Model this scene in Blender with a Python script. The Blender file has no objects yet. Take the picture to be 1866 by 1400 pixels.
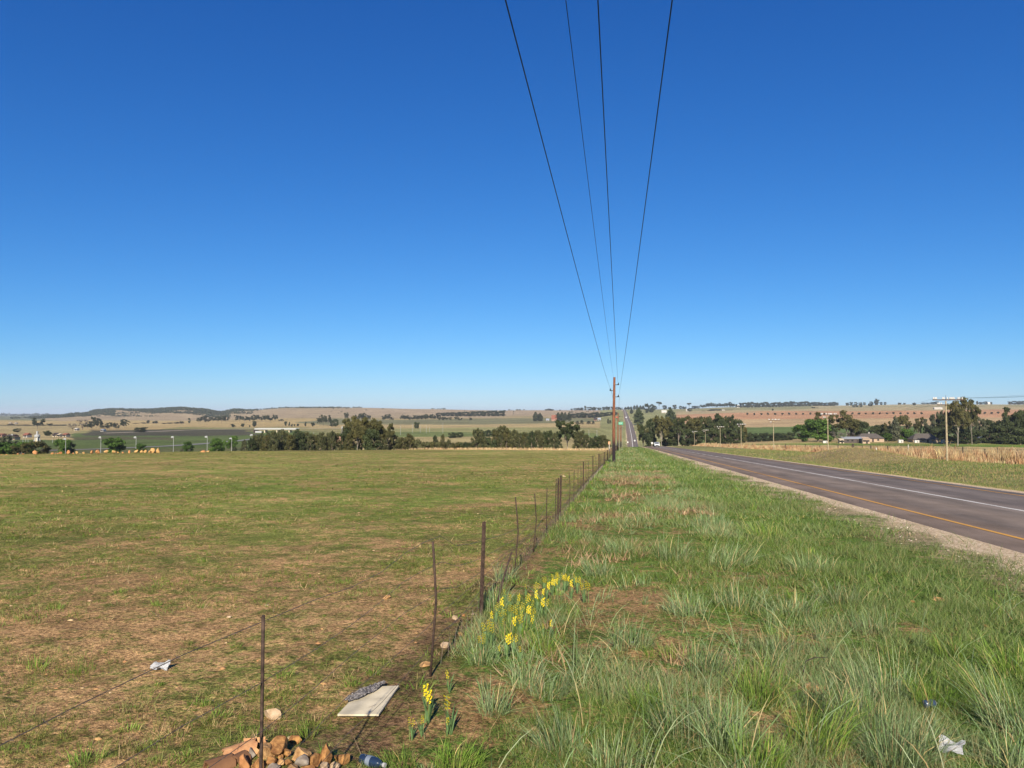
import bpy, bmesh, math, random
import numpy as np
from mathutils import Vector, Matrix, noise as mnoise
R = math.radians
rng = np.random.default_rng(7)
rnd = random.Random(11)
sc = bpy.context.scene
COL = sc.collection

# ------------------------------------------------------------------ camera
F = 1350.0
CAMH = 2.15
A = math.atan((1138 - 933) / F)          # heading lies left of the road direction (+Y)
TH = math.atan(52 / F)
FW = np.array([-math.sin(A), math.cos(A)])
RT = np.array([math.cos(A), math.sin(A)])
cd = bpy.data.cameras.new('camera'); cam = bpy.data.objects.new('camera', cd); COL.objects.link(cam)
cam.location = (0, 0, CAMH); cam.rotation_euler = (math.pi / 2 + TH, 0, A)
cd.sensor_width = 36; cd.lens = F / 1866 * 36; cd.clip_start = 0.05; cd.clip_end = 40000
sc.camera = cam

def ray(px, py):
    cx = (px - 933) / F; cy = (700 - py) / F
    f = math.cos(TH) - cy * math.sin(TH); u = math.sin(TH) + cy * math.cos(TH)
    return f, cx, u
def at(px, py, dep):
    f, c, u = ray(px, py); k = dep / f
    p = FW * dep + RT * (c * k)
    return Vector((p[0], p[1], CAMH + u * k))

# ------------------------------------------------------------------ numpy noise
def _hash(ix, iy, seed):
    h = (ix.astype(np.int64) * 374761393 + iy.astype(np.int64) * 668265263 + seed * 144665) & 0xffffffff
    h = ((h ^ (h >> 13)) * 1274126177) & 0xffffffff
    return ((h ^ (h >> 16)) & 0xffff) / 65535.0
def vnoise(x, y, seed=0):
    xi = np.floor(x); yi = np.floor(y); fx = x - xi; fy = y - yi
    fx = fx * fx * (3 - 2 * fx); fy = fy * fy * (3 - 2 * fy)
    a = _hash(xi, yi, seed); b = _hash(xi + 1, yi, seed); c = _hash(xi, yi + 1, seed); d = _hash(xi + 1, yi + 1, seed)
    return (a * (1 - fx) + b * fx) * (1 - fy) + (c * (1 - fx) + d * fx) * fy
def fbm(x, y, s, seed=0, oct=4):
    t = 0; a = .5; tot = 0
    for k in range(oct):
        t = t + a * vnoise(x / s + 17.3 * k, y / s - 9.1 * k, seed + k); tot += a; a *= .5; s *= .5
    return t / tot
def sstep(a, b, x):
    t = np.clip((x - a) / (b - a), 0, 1); return t * t * (3 - 2 * t)

# ------------------------------------------------------------------ terrain height
TB = {  # photo column: (depth, picture row) pairs of the ground there
 -700: [(95,829),(180,850),(250,836),(350,823),(500,806),(700,793),(900,786),(1200,778),(1600,771),(2200,764),(3000,760),(5000,757),(9000,754.6),(14000,753.9)],
 0:    [(95,829),(180,850),(250,836),(350,823),(500,806),(700,793),(900,786),(1200,778),(1600,771),(2200,764),(3000,760.5),(5000,758),(9000,754.6),(14000,754.2)],
 60:   [(98,828),(180,850),(250,836),(350,823),(500,807),(700,794),(900,786),(1200,778),(1600,771),(2200,764.5),(3000,760),(5000,758),(9000,755),(14000,754.4)],
 100:  [(100,827),(180,850),(250,836),(350,823),(500,807),(700,794),(900,786),(1200,778),(1600,771),(2200,764),(3000,756.5),(3600,757.5),(9000,755),(14000,754.4)],
 150:  [(103,826),(180,850),(250,836),(350,823),(500,807),(700,794),(900,786),(1200,778),(1600,771),(2200,763),(3000,751.5),(3600,755),(9000,756),(14000,755)],
 180:  [(106,826),(180,850),(250,836),(350,823),(500,807),(700,794),(900,786),(1200,778),(1600,771),(2200,762),(3000,746),(3600,752),(9000,756),(14000,755)],
 215:  [(109,825),(180,850),(250,836),(350,823),(500,807),(700,794),(900,786),(1200,778),(1600,771),(2200,762),(3000,744.5),(3600,750),(9000,756),(14000,755)],
 270:  [(114,824),(180,850),(250,836),(350,822),(500,807),(700,794),(900,786),(1200,778),(1600,771),(2200,762),(3000,745.5),(3600,750),(9000,756),(14000,755)],
 330:  [(120,823),(190,848),(260,834),(350,822),(500,807),(700,794),(900,786),(1200,778),(1600,771),(2200,762),(3000,742.5),(3600,750),(9000,756),(14000,755)],
 370:  [(123,822),(190,846),(260,834),(350,822),(500,807),(700,794),(900,785),(1200,778),(1600,771),(2200,761),(3000,746),(3600,752),(9000,756),(14000,755)],
 402:  [(126,822),(190,845),(260,833),(350,821),(500,806),(700,793),(900,785),(1200,778),(1600,770),(2200,761),(3000,751),(3600,755),(9000,756),(14000,755)],
 430:  [(128,821),(190,844),(260,832),(350,820),(500,806),(700,793),(900,785),(1200,778),(1600,770),(2200,760),(3000,746),(3600,752),(9000,756),(14000,755)],
 452:  [(130,821),(190,843),(260,832),(350,820),(500,805),(700,792),(900,785),(1200,778),(1600,769),(2200,759),(3000,748),(3600,752),(9000,756),(14000,755)],
 530:  [(137,820),(200,838),(270,827),(350,818),(500,804),(700,791),(900,784),(1200,777),(1600,768),(2200,757),(3000,743.5),(3600,750),(9000,756),(14000,755)],
 650:  [(150,819),(200,834),(270,824),(350,815),(500,803),(700,790),(900,783),(1200,776),(1600,767),(2200,756),(3000,743),(3600,750),(9000,756),(14000,755)],
 780:  [(165,817.5),(210,830),(270,822),(350,812),(500,800),(700,789),(900,782),(1200,775),(1600,767),(2200,757),(3000,745.5),(3600,752),(9000,756),(14000,755)],
 900:  [(178,816.5),(220,827),(270,821),(350,811),(500,799),(700,788),(900,781),(1200,775),(1600,767),(2200,757.5),(3000,748.5),(3600,752),(9000,756),(14000,755)],
 1080: [(200,815),(240,824),(300,818),(370,810),(500,799),(700,787),(900,780),(1200,773),(1600,765),(2200,756),(3000,747),(3600,752),(9000,756),(14000,755)],
 1125: [(300,815),(380,826),(550,828),(700,814),(800,799),(900,786),(1000,778),(1300,768),(1600,760),(2000,753.5),(2600,747.5),(3000,746),(3600,750),(9000,756),(14000,755)],
 1170: [(300,814),(380,824),(550,826),(700,812),(800,797),(900,785),(1000,777),(1300,767),(1600,759),(2000,753),(2600,747),(3000,745.5),(3600,750),(9000,756),(14000,755)],
 1230: [(330,811),(420,814),(550,815),(700,804),(900,785),(1100,775),(1300,768),(1600,760),(2200,751),(3000,744.5),(3600,750),(9000,756),(14000,755)],
 1350: [(400,809),(500,806.5),(600,802),(700,795),(900,779),(1050,772),(1300,762),(1600,755),(2200,747.5),(3000,741.5),(3600,746),(9000,756),(14000,755)],
 1500: [(400,806),(500,802.5),(600,799),(700,793),(800,784),(900,777),(1050,771),(1300,761),(1600,754),(2200,745),(3000,739),(3600,744),(9000,756),(14000,755)],
 1700: [(400,806.5),(500,802.5),(600,799),(700,793),(800,784),(900,777),(1050,771),(1300,759.5),(1600,752),(2200,743),(3000,736.5),(3600,742),(9000,756),(14000,755)],
 1866: [(400,807.5),(500,803.5),(600,799),(700,793),(800,784),(900,777),(1050,770),(1300,758),(1600,751),(2200,742),(3000,736.5),(3600,742),(9000,756),(14000,755)],
 2600: [(400,809),(500,805),(600,800),(700,793),(800,784),(900,777),(1050,770),(1300,758),(1600,751),(2200,742),(3000,737),(3600,742),(9000,756),(14000,755)],
}
_cols = sorted(TB)
_caz = np.array([math.atan((c - 933) / F) for c in _cols])
_lu = np.linspace(math.log(60), math.log(15000), 700)
_zt = []
for c in _cols:
    u = np.array([p[0] for p in TB[c]], float); y = np.array([p[1] for p in TB[c]], float)
    z = CAMH - (y - 752) / F * u
    lu = np.log(u); zz = np.interp(_lu, lu, z)
    k = np.hanning(19); k /= k.sum(); zz = np.convolve(np.pad(zz, 9, mode='edge'), k, mode='valid')
    _zt.append(zz)
_zt = np.array(_zt)
_b0 = np.array([TB[c][0][0] for c in _cols], float)
ROADX0, ROADX1 = 7.62, 16.5
def base_h(x, y):
    x = np.asarray(x, float); y = np.asarray(y, float)
    u = x * FW[0] + y * FW[1]; v = x * RT[0] + y * RT[1]
    r = np.hypot(u, v); az = np.arctan2(v, u)
    azc = np.clip(az, _caz[0], _caz[-1])
    ue = np.maximum(r * np.cos(azc), 1.0)
    ci = np.clip(np.searchsorted(_caz, azc) - 1, 0, len(_caz) - 2)
    t = (azc - _caz[ci]) / (_caz[ci + 1] - _caz[ci]); ts = t * t * (3 - 2 * t)
    li = np.clip((np.log(ue) - _lu[0]) / (_lu[1] - _lu[0]), 0, len(_lu) - 1.001)
    l0 = li.astype(int); lt = li - l0
    za = _zt[ci, l0] * (1 - lt) + _zt[ci, l0 + 1] * lt
    zb = _zt[ci + 1, l0] * (1 - lt) + _zt[ci + 1, l0 + 1] * lt
    zf = za * (1 - ts) + zb * ts
    b0 = np.interp(azc, _caz, _b0)
    zn = -.0348 * np.clip(y, -60, 1e9) - .75 * np.clip(y / 250, 0, 2) ** 1.3
    w = sstep(b0 * .92, b0 * 1.12, ue) * (np.abs(az) < 1.45)
    z = zn * (1 - w) + zf * w
    # hill and slope roughness far away
    z = z + (fbm(x, y, 420, 5) - .5) * 7 * sstep(1500, 2800, r) * (1 - sstep(4500, 8000, r)) + (fbm(x, y, 90, 6) - .5) * 1.2 * sstep(400, 900, r)
    return z
def road_mask(x, y):
    c = road_c(y); hw = 4.44
    return 1 - sstep(hw - .25, hw + .05 + .0006 * np.abs(y), np.abs(x - c))
_ry = [0, 300]; _rx = [12.06, 12.06]
for (u_, p_) in [(560,1154.5),(700,1152.5),(800,1151),(900,1148.5),(1000,1147),(1200,1145.5),(1350,1143),(1600,1141.3),(2000,1139.6),(2600,1137.3),(3100,1136.4)]:
    q = at(p_, 752, u_); _ry.append(q.y); _rx.append(q.x)
def road_c(y): return np.interp(y, _ry, _rx)
def ground_h(x, y):
    x = np.asarray(x, float); y = np.asarray(y, float)
    z = base_h(x, y)
    r = np.hypot(x, y)
    off = np.abs(x - road_c(y))
    vis = sstep(4.6, 6.5, off)
    z = z + (fbm(x, y, 1.6, 21, 3) - .5) * .09 * vis * (1 - sstep(40, 90, r)) + (fbm(x, y, .3, 22, 3) - .5) * .035 * vis * (1 - sstep(15, 40, r))
    # grassy mound beyond the road, stones' heap, shallow bank of the verge
    z = z + 1.35 * np.exp(-((x - 28.) / 3.8) ** 2 - ((y - 97) / 15) ** 2) * vis
    z = z - .35 * np.exp(-((x - 21) / 3.) ** 2) * (y < 300) * vis
    z = z + .10 * np.exp(-((x + 2.45) / .5) ** 2 - ((y - 4.6) / .5) ** 2)
    z = z - (.06 + .0004 * np.abs(y)) * road_mask(x, y)
    return z
def gh(x, y): return float(ground_h(np.array([x]), np.array([y]))[0])
def hit(px, py, umin=1.5, umax=6000):
    us = np.geomspace(umin, umax, 1600); f, c, u = ray(px, py); k = us / f
    x = FW[0] * us + RT[0] * c * k; y = FW[1] * us + RT[1] * c * k; z = CAMH + u * k
    g = ground_h(x, y); i = np.argmax(z < g)
    if not (z < g).any(): i = len(us) - 1
    return Vector((x[i], y[i], g[i])), us[i]
def stand(px, dep):
    f, c, u = ray(px, 752); p = FW * dep + RT * (c * dep / f)
    return Vector((p[0], p[1], gh(p[0], p[1])))

# ------------------------------------------------------------------ materials
def new_mat(name):
    m = bpy.data.materials.new(name); m.use_nodes = True
    nt = m.node_tree; b = nt.nodes['Principled BSDF']
    b.inputs['Roughness'].default_value = .9; b.inputs['Specular IOR Level'].default_value = .2
    return m, nt, b
def mat(name, col, rough=.85, var=.25, scale=8, metal=0, spec=.25, bump=.0, col2=None, coord='Object'):
    m, nt, b = new_mat(name); N = nt.nodes; L = nt.links
    tc = N.new('ShaderNodeTexCoord'); n = N.new('ShaderNodeTexNoise'); n.inputs['Scale'].default_value = scale; n.inputs['Detail'].default_value = 6
    L.new(tc.outputs[coord], n.inputs['Vector'])
    r = N.new('ShaderNodeValToRGB'); r.color_ramp.elements[0].position = .35; r.color_ramp.elements[1].position = .68
    col = tuple(c * .8 for c in col); col2 = tuple(c * .8 for c in col2) if col2 else None
    c2 = col2 or tuple(c * (1 - var) for c in col); c1 = col if col2 else tuple(min(1, c * (1 + var * .6)) for c in col)
    r.color_ramp.elements[0].color = (*c2, 1); r.color_ramp.elements[1].color = (*c1, 1)
    L.new(n.outputs['Fac'], r.inputs['Fac']); L.new(r.outputs['Color'], b.inputs['Base Color'])
    b.inputs['Roughness'].default_value = rough; b.inputs['Metallic'].default_value = metal; b.inputs['Specular IOR Level'].default_value = spec
    if bump:
        bp = N.new('ShaderNodeBump'); bp.inputs['Strength'].default_value = bump; bp.inputs['Distance'].default_value = .02
        L.new(n.outputs['Fac'], bp.inputs['Height']); L.new(bp.outputs['Normal'], b.inputs['Normal'])
    return m
def attr_mat(name, transl=.25, rough=.6, spec=.25, hue=None):
    m, nt, b = new_mat(name); N = nt.nodes; L = nt.links
    a = N.new('ShaderNodeAttribute'); a.attribute_name = 'col'
    L.new(a.outputs['Color'], b.inputs['Base Color'])
    b.inputs['Roughness'].default_value = rough; b.inputs['Specular IOR Level'].default_value = spec
    out = N['Material Output']; tr = N.new('ShaderNodeBsdfTranslucent'); mx = N.new('ShaderNodeMixShader'); mx.inputs[0].default_value = transl
    L.new(a.outputs['Color'], tr.inputs['Color']); L.new(b.outputs[0], mx.inputs[1]); L.new(tr.outputs[0], mx.inputs[2]); L.new(mx.outputs[0], out.inputs['Surface'])
    return m
def leaf_mat(name, dark, light, transl=.15):
    m, nt, b = new_mat(name); N = nt.nodes; L = nt.links
    a = N.new('ShaderNodeAttribute'); a.attribute_name = 'lv'
    oi = N.new('ShaderNodeObjectInfo')
    ad = N.new('ShaderNodeMath'); ad.operation = 'MULTIPLY_ADD'; ad.inputs[1].default_value = .35; ad.inputs[2].default_value = -.15
    L.new(oi.outputs['Random'], ad.inputs[0])
    a2 = N.new('ShaderNodeMath'); a2.operation = 'ADD'; a2.use_clamp = True
    L.new(a.outputs['Fac'], a2.inputs[0]); L.new(ad.outputs[0], a2.inputs[1])
    mx = N.new('ShaderNodeMix'); mx.data_type = 'RGBA'; mx.inputs[6].default_value = (*[c * .56 for c in dark], 1); mx.inputs[7].default_value = (*[c * .68 for c in light], 1)
    L.new(a2.outputs[0], mx.inputs[0]); L.new(mx.outputs[2], b.inputs['Base Color'])
    b.inputs['Roughness'].default_value = .65; b.inputs['Specular IOR Level'].default_value = .2
    tr = N.new('ShaderNodeBsdfTranslucent'); ms = N.new('ShaderNodeMixShader'); ms.inputs[0].default_value = transl
    L.new(mx.outputs[2], tr.inputs['Color']); L.new(b.outputs[0], ms.inputs[1]); L.new(tr.outputs[0], ms.inputs[2]); L.new(ms.outputs[0], N['Material Output'].inputs['Surface'])
    return m

# ------------------------------------------------------------------ object helpers
def tag(o, label=None, cat=None, group=None, kind=None):
    if label: o['label'] = label
    if cat: o['category'] = cat
    if group: o['group'] = group
    if kind: o['kind'] = kind
    return o
def empty(name, loc, rz=0, **k):
    o = bpy.data.objects.new(name, None); COL.objects.link(o); o.location = loc; o.rotation_euler = (0, 0, rz); o.empty_display_size = .2
    return tag(o, **k)
def link_mesh(name, me, m=None, parent=None, smooth=False):
    o = bpy.data.objects.new(name, me); COL.objects.link(o)
    if m is not None and not me.materials: me.materials.append(m)
    if parent is not None: o.parent = parent
    if smooth: me.polygons.foreach_set('use_smooth', [True] * len(me.polygons))
    return o
def np_mesh(name, verts, tris=None, quads=None):
    me = bpy.data.meshes.new(name); verts = np.asarray(verts, np.float32)
    loops = []; starts = []; n = 0; tot = 0
    parts = []
    if quads is not None and len(quads): parts.append(np.asarray(quads, np.int32))
    if tris is not None and len(tris): parts.append(np.asarray(tris, np.int32))
    li = np.concatenate([p.ravel() for p in parts]); st = []; o = 0
    for p in parts:
        k = p.shape[1]; st.append(o + np.arange(len(p)) * k); o += len(p) * k
    st = np.concatenate(st).astype(np.int32)
    me.vertices.add(len(verts)); me.vertices.foreach_set('co', verts.ravel())
    me.loops.add(len(li)); me.loops.foreach_set('vertex_index', li)
    me.polygons.add(len(st)); me.polygons.foreach_set('loop_start', st)
    me.update(calc_edges=True)
    return me
def set_col(me, name, arr):
    a = me.attributes.new(name, 'FLOAT_COLOR', 'POINT'); c = np.ones((len(arr), 4), np.float32); c[:, :arr.shape[1]] = arr
    a.data.foreach_set('color', c.ravel())
def set_f(me, name, arr):
    a = me.attributes.new(name, 'FLOAT', 'POINT'); a.data.foreach_set('value', np.asarray(arr, np.float32))

class MB:
    def __init__(s): s.bm = bmesh.new()
    def box(s, c, d, rz=0, bevel=0, rx=0, ry=0):
        M = Matrix.Translation(c) @ Matrix.Rotation(rz, 4, 'Z') @ Matrix.Rotation(ry, 4, 'Y') @ Matrix.Rotation(rx, 4, 'X') @ Matrix.Diagonal((d[0], d[1], d[2], 1))
        r = bmesh.ops.create_cube(s.bm, size=1, matrix=M)
        if bevel:
            es = list({e for v in r['verts'] for e in v.link_edges})
            bmesh.ops.bevel(s.bm, geom=es, offset=bevel, segments=2, affect='EDGES', profile=.5)
        return s
    def tube(s, pts, rad, n=8, cap=True):
        pts = [Vector(p) for p in pts]; rads = rad if isinstance(rad, (list, tuple)) else [rad] * len(pts)
        rings = []
        for i, p in enumerate(pts):
            t = (pts[min(i + 1, len(pts) - 1)] - pts[max(i - 1, 0)]).normalized()
            a = Vector((0, 0, 1)) if abs(t.z) < .9 else Vector((1, 0, 0))
            b = t.cross(a).normalized(); c = t.cross(b).normalized()
            rings.append([s.bm.verts.new(p + (b * math.cos(2 * math.pi * k / n) + c * math.sin(2 * math.pi * k / n)) * rads[i]) for k in range(n)])
        for i in range(len(rings) - 1):
            for k in range(n):
                s.bm.faces.new((rings[i][k], rings[i][(k + 1) % n], rings[i + 1][(k + 1) % n], rings[i + 1][k]))
        if cap and n > 2:
            s.bm.faces.new(rings[0][::-1]); s.bm.faces.new(rings[-1])
        return s
    def lathe(s, prof, c=(0, 0, 0), n=16, axis='Z'):
        c = Vector(c); rings = []
        for (r, h) in prof:
            ring = []
            for k in range(n):
                a = 2 * math.pi * k / n
                v = Vector((r * math.cos(a), r * math.sin(a), h)) if axis == 'Z' else Vector((h, r * math.cos(a), r * math.sin(a)))
                ring.append(s.bm.verts.new(c + v))
            rings.append(ring)
        for i in range(len(rings) - 1):
            for k in range(n): s.bm.faces.new((rings[i][k], rings[i][(k + 1) % n], rings[i + 1][(k + 1) % n], rings[i + 1][k]))
        s.bm.faces.new(rings[0][::-1]); s.bm.faces.new(rings[-1])
        return s
    def poly(s, pts, faces):
        vs = [s.bm.verts.new(p) for p in pts]
        for f in faces: s.bm.faces.new([vs[i] for i in f])
        return s
    def build(s, name, m, parent=None, smooth=False, recalc=True):
        if recalc: bmesh.ops.recalc_face_normals(s.bm, faces=s.bm.faces)
        me = bpy.data.meshes.new(name); s.bm.to_mesh(me); s.bm.free()
        return link_mesh(name, me, m, parent, smooth)
def kids(o): return [c for c in COL.objects if c.parent == o]
def copy_tree(o, parent=None, _cache={}):
    c = o.copy(); COL.objects.link(c); c.parent = parent
    for ch in KID.get(o.name, None) or KID.setdefault(o.name, kids(o)): copy_tree(ch, c)
    return c
KID = {}
ORD = ['first', 'second', 'third', 'fourth', 'fifth', 'sixth', 'seventh', 'eighth', 'ninth', 'tenth', 'eleventh', 'twelfth', 'thirteenth', 'fourteenth', 'fifteenth', 'sixteenth', 'seventeenth', 'eighteenth', 'nineteenth', 'twentieth']
def ordn(i, n):
    if i == 0: return 'leftmost'
    if i == n - 1: return 'rightmost'
    if i < 20: return ORD[i] + ' from the left'
    if n - 1 - i < 20: return ORD[n - 1 - i] + ' from the right'
    t = i + 1; return '%dth from the left' % t

# ------------------------------------------------------------------ ground sheet
az = np.concatenate([np.arange(-180, -50, 3.0), np.arange(-50, 50, .15), np.arange(50, 180, 3.0)])
az = np.radians(az)
rr = np.geomspace(.6, 16000, 800)
RR, AZ = np.meshgrid(rr, az, indexing='ij')
U = RR * np.cos(AZ); V = RR * np.sin(AZ)
X = U * FW[0] + V * RT[0]; Y = U * FW[1] + V * RT[1]
Z = ground_h(X, Y)
nr, na = RR.shape
verts = np.stack([X, Y, Z], -1).reshape(-1, 3)
verts = np.vstack([verts, [[0, 0, gh(0, 0)]]])
i = np.arange(nr - 1)[:, None]; j = np.arange(na)[None, :]; jn = (j + 1) % na
quads = np.stack([i * na + j, i * na + jn, (i + 1) * na + jn, (i + 1) * na + j], -1).reshape(-1, 4)[:, ::-1]
jj = np.arange(na); tr = np.stack([np.full(na, nr * na), (jj + 1) % na, jj], -1)[:, ::-1]
me = np_mesh('ground', verts, tr[:, ::-1][:, ::1], quads[:, ::1])
# flat colour fields (what grows there)
x = verts[:, 0]; y = verts[:, 1]
u = x * FW[0] + y * FW[1]; v = x * RT[0] + y * RT[1]; r = np.hypot(x, y)
az1 = np.arctan2(v, u); PX = 933 + F * np.tan(np.clip(az1, -1.2, 1.2)); UE = np.where(np.abs(az1) < 1.2, u, r)
def C(*a): return np.array(a, float)
SOIL = C(.48, .29, .135); FIELD = C(.17, .185, .045); VERGE = C(.115, .19, .035); TAN = C(.46, .35, .165); GREEN = C(.15, .19, .055); PLOUGH = C(.47, .27, .145)
n = len(x)
cA = np.tile(SOIL, (n, 1)); cB = np.tile(FIELD, (n, 1)); cov = np.full(n, .5); grav = np.zeros(n)
def setz(w, a=None, b=None, c=None):
    global cov
    w = np.clip(w, 0, 1)
    if a is not None: cA[:] = cA * (1 - w[:, None]) + np.asarray(a) * w[:, None]
    if b is not None: cB[:] = cB * (1 - w[:, None]) + np.asarray(b) * w[:, None]
    if c is not None: cov[:] = cov * (1 - w) + c * w
big = fbm(x, y, 14, 40, 3); big2 = fbm(x, y * .45, 22, 44, 3)
# left field: browner close by, greener from 12 m, brown swathes near its far edge
cov[:] = .44 + .42 * sstep(9, 18, UE) * (1 - sstep(34, 60, UE)) + .30 * sstep(34, 60, UE) + (big - .5) * .35 + (big2 - .5) * .5 * sstep(20, 50, UE)
cov -= .12 * sstep(-14, -3, x) * (y > 5)
setz(sstep(13, 26, UE) * (x < -1.7), None, C(.165, .215, .042))
setz(sstep(55, 100, UE) * sstep(.46, .56, big2), C(.30, .22, .09), C(.21, .20, .05), None)
setz(sstep(150, 172, UE) * (x < -2) * (PX > 780), TAN, TAN * .9, .5)
setz(sstep(-2.5, -2.0, x + (fbm(x, y, .8, 161, 2) - .5) * .5) * (1 - sstep(-1.7, -1.4, x)) * (y < 170), C(.25, .15, .08), None, .35)
# verge between fence and road, far verge
wv = sstep(-1.75, -1.35, x) * (y > -200) * (1 - sstep(900, 1200, r))
setz(wv, SOIL * C(.85, .85, .85), VERGE, .70); cov[:] = cov + wv * .6 * sstep(1.6, 3.0, x)
cov[:] = cov + wv * ((fbm(x, y, 1.3, 50, 3) - .5) * .8 * (1 - sstep(20, 50, r)) + .1 * sstep(15, 30, r))
off = x - road_c(y)
setz(sstep(-7.4, -6.0, off) * (off < 0) * (y < 310), C(.44, .34, .20), VERGE, .30)
grav = sstep(-5.6, -4.9, off + (fbm(x, y, 2.2, 60, 3) - .5) * 1.6) * (off < 0) * 1.0
grav = np.maximum(grav, (off > 4.2) * (off < 5.2 + (fbm(x, y, 3, 61) - .5)))
grav *= (y < 3200)
setz((off > 4.4) * (y < 420), C(.34, .26, .13), C(.15, .19, .055), .60)
setz(sstep(4.7, 5.0, off) * (1 - sstep(6.6, 7.6, off)) * (y < 420), C(.58, .47, .22), C(.42, .38, .13), .35)
md = np.exp(-((x - 27.) / 5.) ** 2 - ((y - 94) / 17) ** 2)
setz(sstep(.2, .6, md), C(.34, .26, .14), C(.25, .21, .09), .45)
setz(sstep(36, 38, x) * (y < 420) * (PX > 1140), TAN * .8, TAN, .5)
# beyond the crest
far = sstep(1.0, 1.15, UE / np.interp(PX, _cols, _b0)) * (np.abs(az1) < 1.3)
L = PX < 1118
PX = PX + (fbm(x, y, 160, 171, 3) - .5) * 110 * (PX < 1000)
band = (fbm(x, y, 260, 70, 3) - .5)
us = UE * (1 + band * .35)
def B(w, a, b, c=.5): setz(far * w, a, b, c)
B(np.ones(n), TAN, GREEN, .45)
B(L * (us < 400), C(.2, .18, .08), C(.10, .12, .04), .6)
B(L * sstep(380, 410, us) * (us < 780) * (1 - sstep(560, 640, PX)), GREEN * .9, C(.10, .135, .04), .6)
B(L * (us > 690) * (us < 950) * (PX > 170) * (PX < 480), C(.075, .06, .05), C(.10, .10, .045), .45)
B(L * (us > 560) * (us < 640) * (PX > 90) * (PX < 330), C(.10, .085, .05), C(.12, .12, .05), .45)
B(L * (us > 950) * (us < 1800), TAN, TAN * C(.9, .85, .75), .5)
B(L * (us > 950) * (us < 1150) * (PX > 330) * (PX < 700), GREEN, TAN * .8, .5)
B(L * (PX < 150) * (us > 560) * (us < 1500), TAN, C(.30, .25, .12), .5)
B(L * (PX > 560) * (us > 300) * (us < 560), TAN, C(.34, .30, .13), .45)
B(L * (PX > 620) * (us > 560) * (us < 700), C(.2, .22, .08), GREEN, .6)
B(L * (PX > 640) * (us > 700) * (us < 1000), C(.36, .32, .14), C(.22, .23, .08), .5)
B(L * (PX > 560) * (us > 1000) * (us < 1350), TAN, TAN * .9, .5)
B(L * (PX > 560) * (us > 1350) * (us < 1750), C(.24, .22, .11), C(.17, .17, .08), .5)
B(L * sstep(1750, 1900, us) * (PX > 90), C(.42, .31, .19), C(.33, .26, .15), .5)
B(L * (us > 2300) * (PX > 640), C(.36, .27, .17), C(.42, .32, .20), .5)
B((PX < 100) * (us > 2000), C(.25, .24, .15), C(.12, .14, .09), .5)
B(sstep(5200, 6000, UE), C(.16, .16, .15), C(.12, .13, .12), .5)
B((PX >= 1095) * (PX < 1240) * (us > 500) * (us < 3400), C(.34, .31, .14), C(.22, .24, .09), .5)
Rr = PX > 1230
B(Rr * (us < 640), TAN * C(1.02, .98, .9), TAN * .9, .5)
B(Rr * (UE > 600) * (UE < 905), GREEN * C(.9, .95, .9), C(.12, .17, .05), .6)
B(Rr * (UE >= 905), C(.50, .36, .19), C(.46, .32, .165), .5)
B(Rr * (UE > 1230) * (us < 1900) , PLOUGH, PLOUGH * C(1.1, 1.02, .95), .5)
B(Rr * (us > 1900), C(.46, .35, .19), C(.38, .32, .16), .5)
B(Rr * (us > 2250), C(.30, .27, .13), C(.26, .25, .11), .5)
B(Rr * (us > 2450) * (PX > 1480), C(.44, .36, .2), C(.36, .31, .16), .5)
kf = np.where(far > .5, .80, np.where(x < -1.7, .95, .84))[:, None]; cA *= kf; cB *= kf
set_col(me, 'ca', cA); set_col(me, 'cb', cB); set_f(me, 'cov', cov); set_f(me, 'grav', grav)
me.polygons.foreach_set('use_smooth', [True] * len(me.polygons))
m, nt, b = new_mat('ground_cover'); N = nt.nodes; Lk = nt.links
geo = N.new('ShaderNodeNewGeometry')
def noise(scale, det=5, rough=.6, stretch=None):
    t = N.new('ShaderNodeTexNoise'); t.inputs['Scale'].default_value = scale; t.inputs['Detail'].default_value = det; t.inputs['Roughness'].default_value = rough
    if stretch:
        mp = N.new('ShaderNodeMapping'); mp.inputs['Scale'].default_value = stretch; Lk.new(geo.outputs['Position'], mp.inputs['Vector']); Lk.new(mp.outputs[0], t.inputs['Vector'])
    else: Lk.new(geo.outputs['Position'], t.inputs['Vector'])
    return t.outputs['Fac']
def math_(op, a, b_, clamp=False, c=None):
    t = N.new('ShaderNodeMath'); t.operation = op; t.use_clamp = clamp
    for k, q in enumerate((a, b_, c)):
        if q is None: continue
        if isinstance(q, (int, float)): t.inputs[k].default_value = q
        else: Lk.new(q, t.inputs[k])
    return t.outputs[0]
def attr(nm, out='Fac'):
    t = N.new('ShaderNodeAttribute'); t.attribute_name = nm; return t.outputs[out]
def mixc(f, a, b_, blend='MIX'):
    t = N.new('ShaderNodeMix'); t.data_type = 'RGBA'; t.blend_type = blend
    if isinstance(f, float): t.inputs[0].default_value = f
    else: Lk.new(f, t.inputs[0])
    for k, q in ((6, a), (7, b_)):
        if isinstance(q, tuple): t.inputs[k].default_value = q
        else: Lk.new(q, t.inputs[k])
    return t.outputs[2]
n1 = noise(.55, 8, .65); n2 = noise(5, 6, .7); n3 = noise(26, 5, .7)
nn = math_('ADD', math_('MULTIPLY', n1, .36), math_('ADD', math_('MULTIPLY', n2, .36), math_('MULTIPLY', n3, .28)))
f = math_('ADD', math_('MULTIPLY', math_('SUBTRACT', nn, .5), 11.0), attr('cov'), clamp=False)
f = math_('ADD', f, 0, clamp=True)
base = mixc(f, attr('ca', 'Color'), attr('cb', 'Color'))
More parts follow.
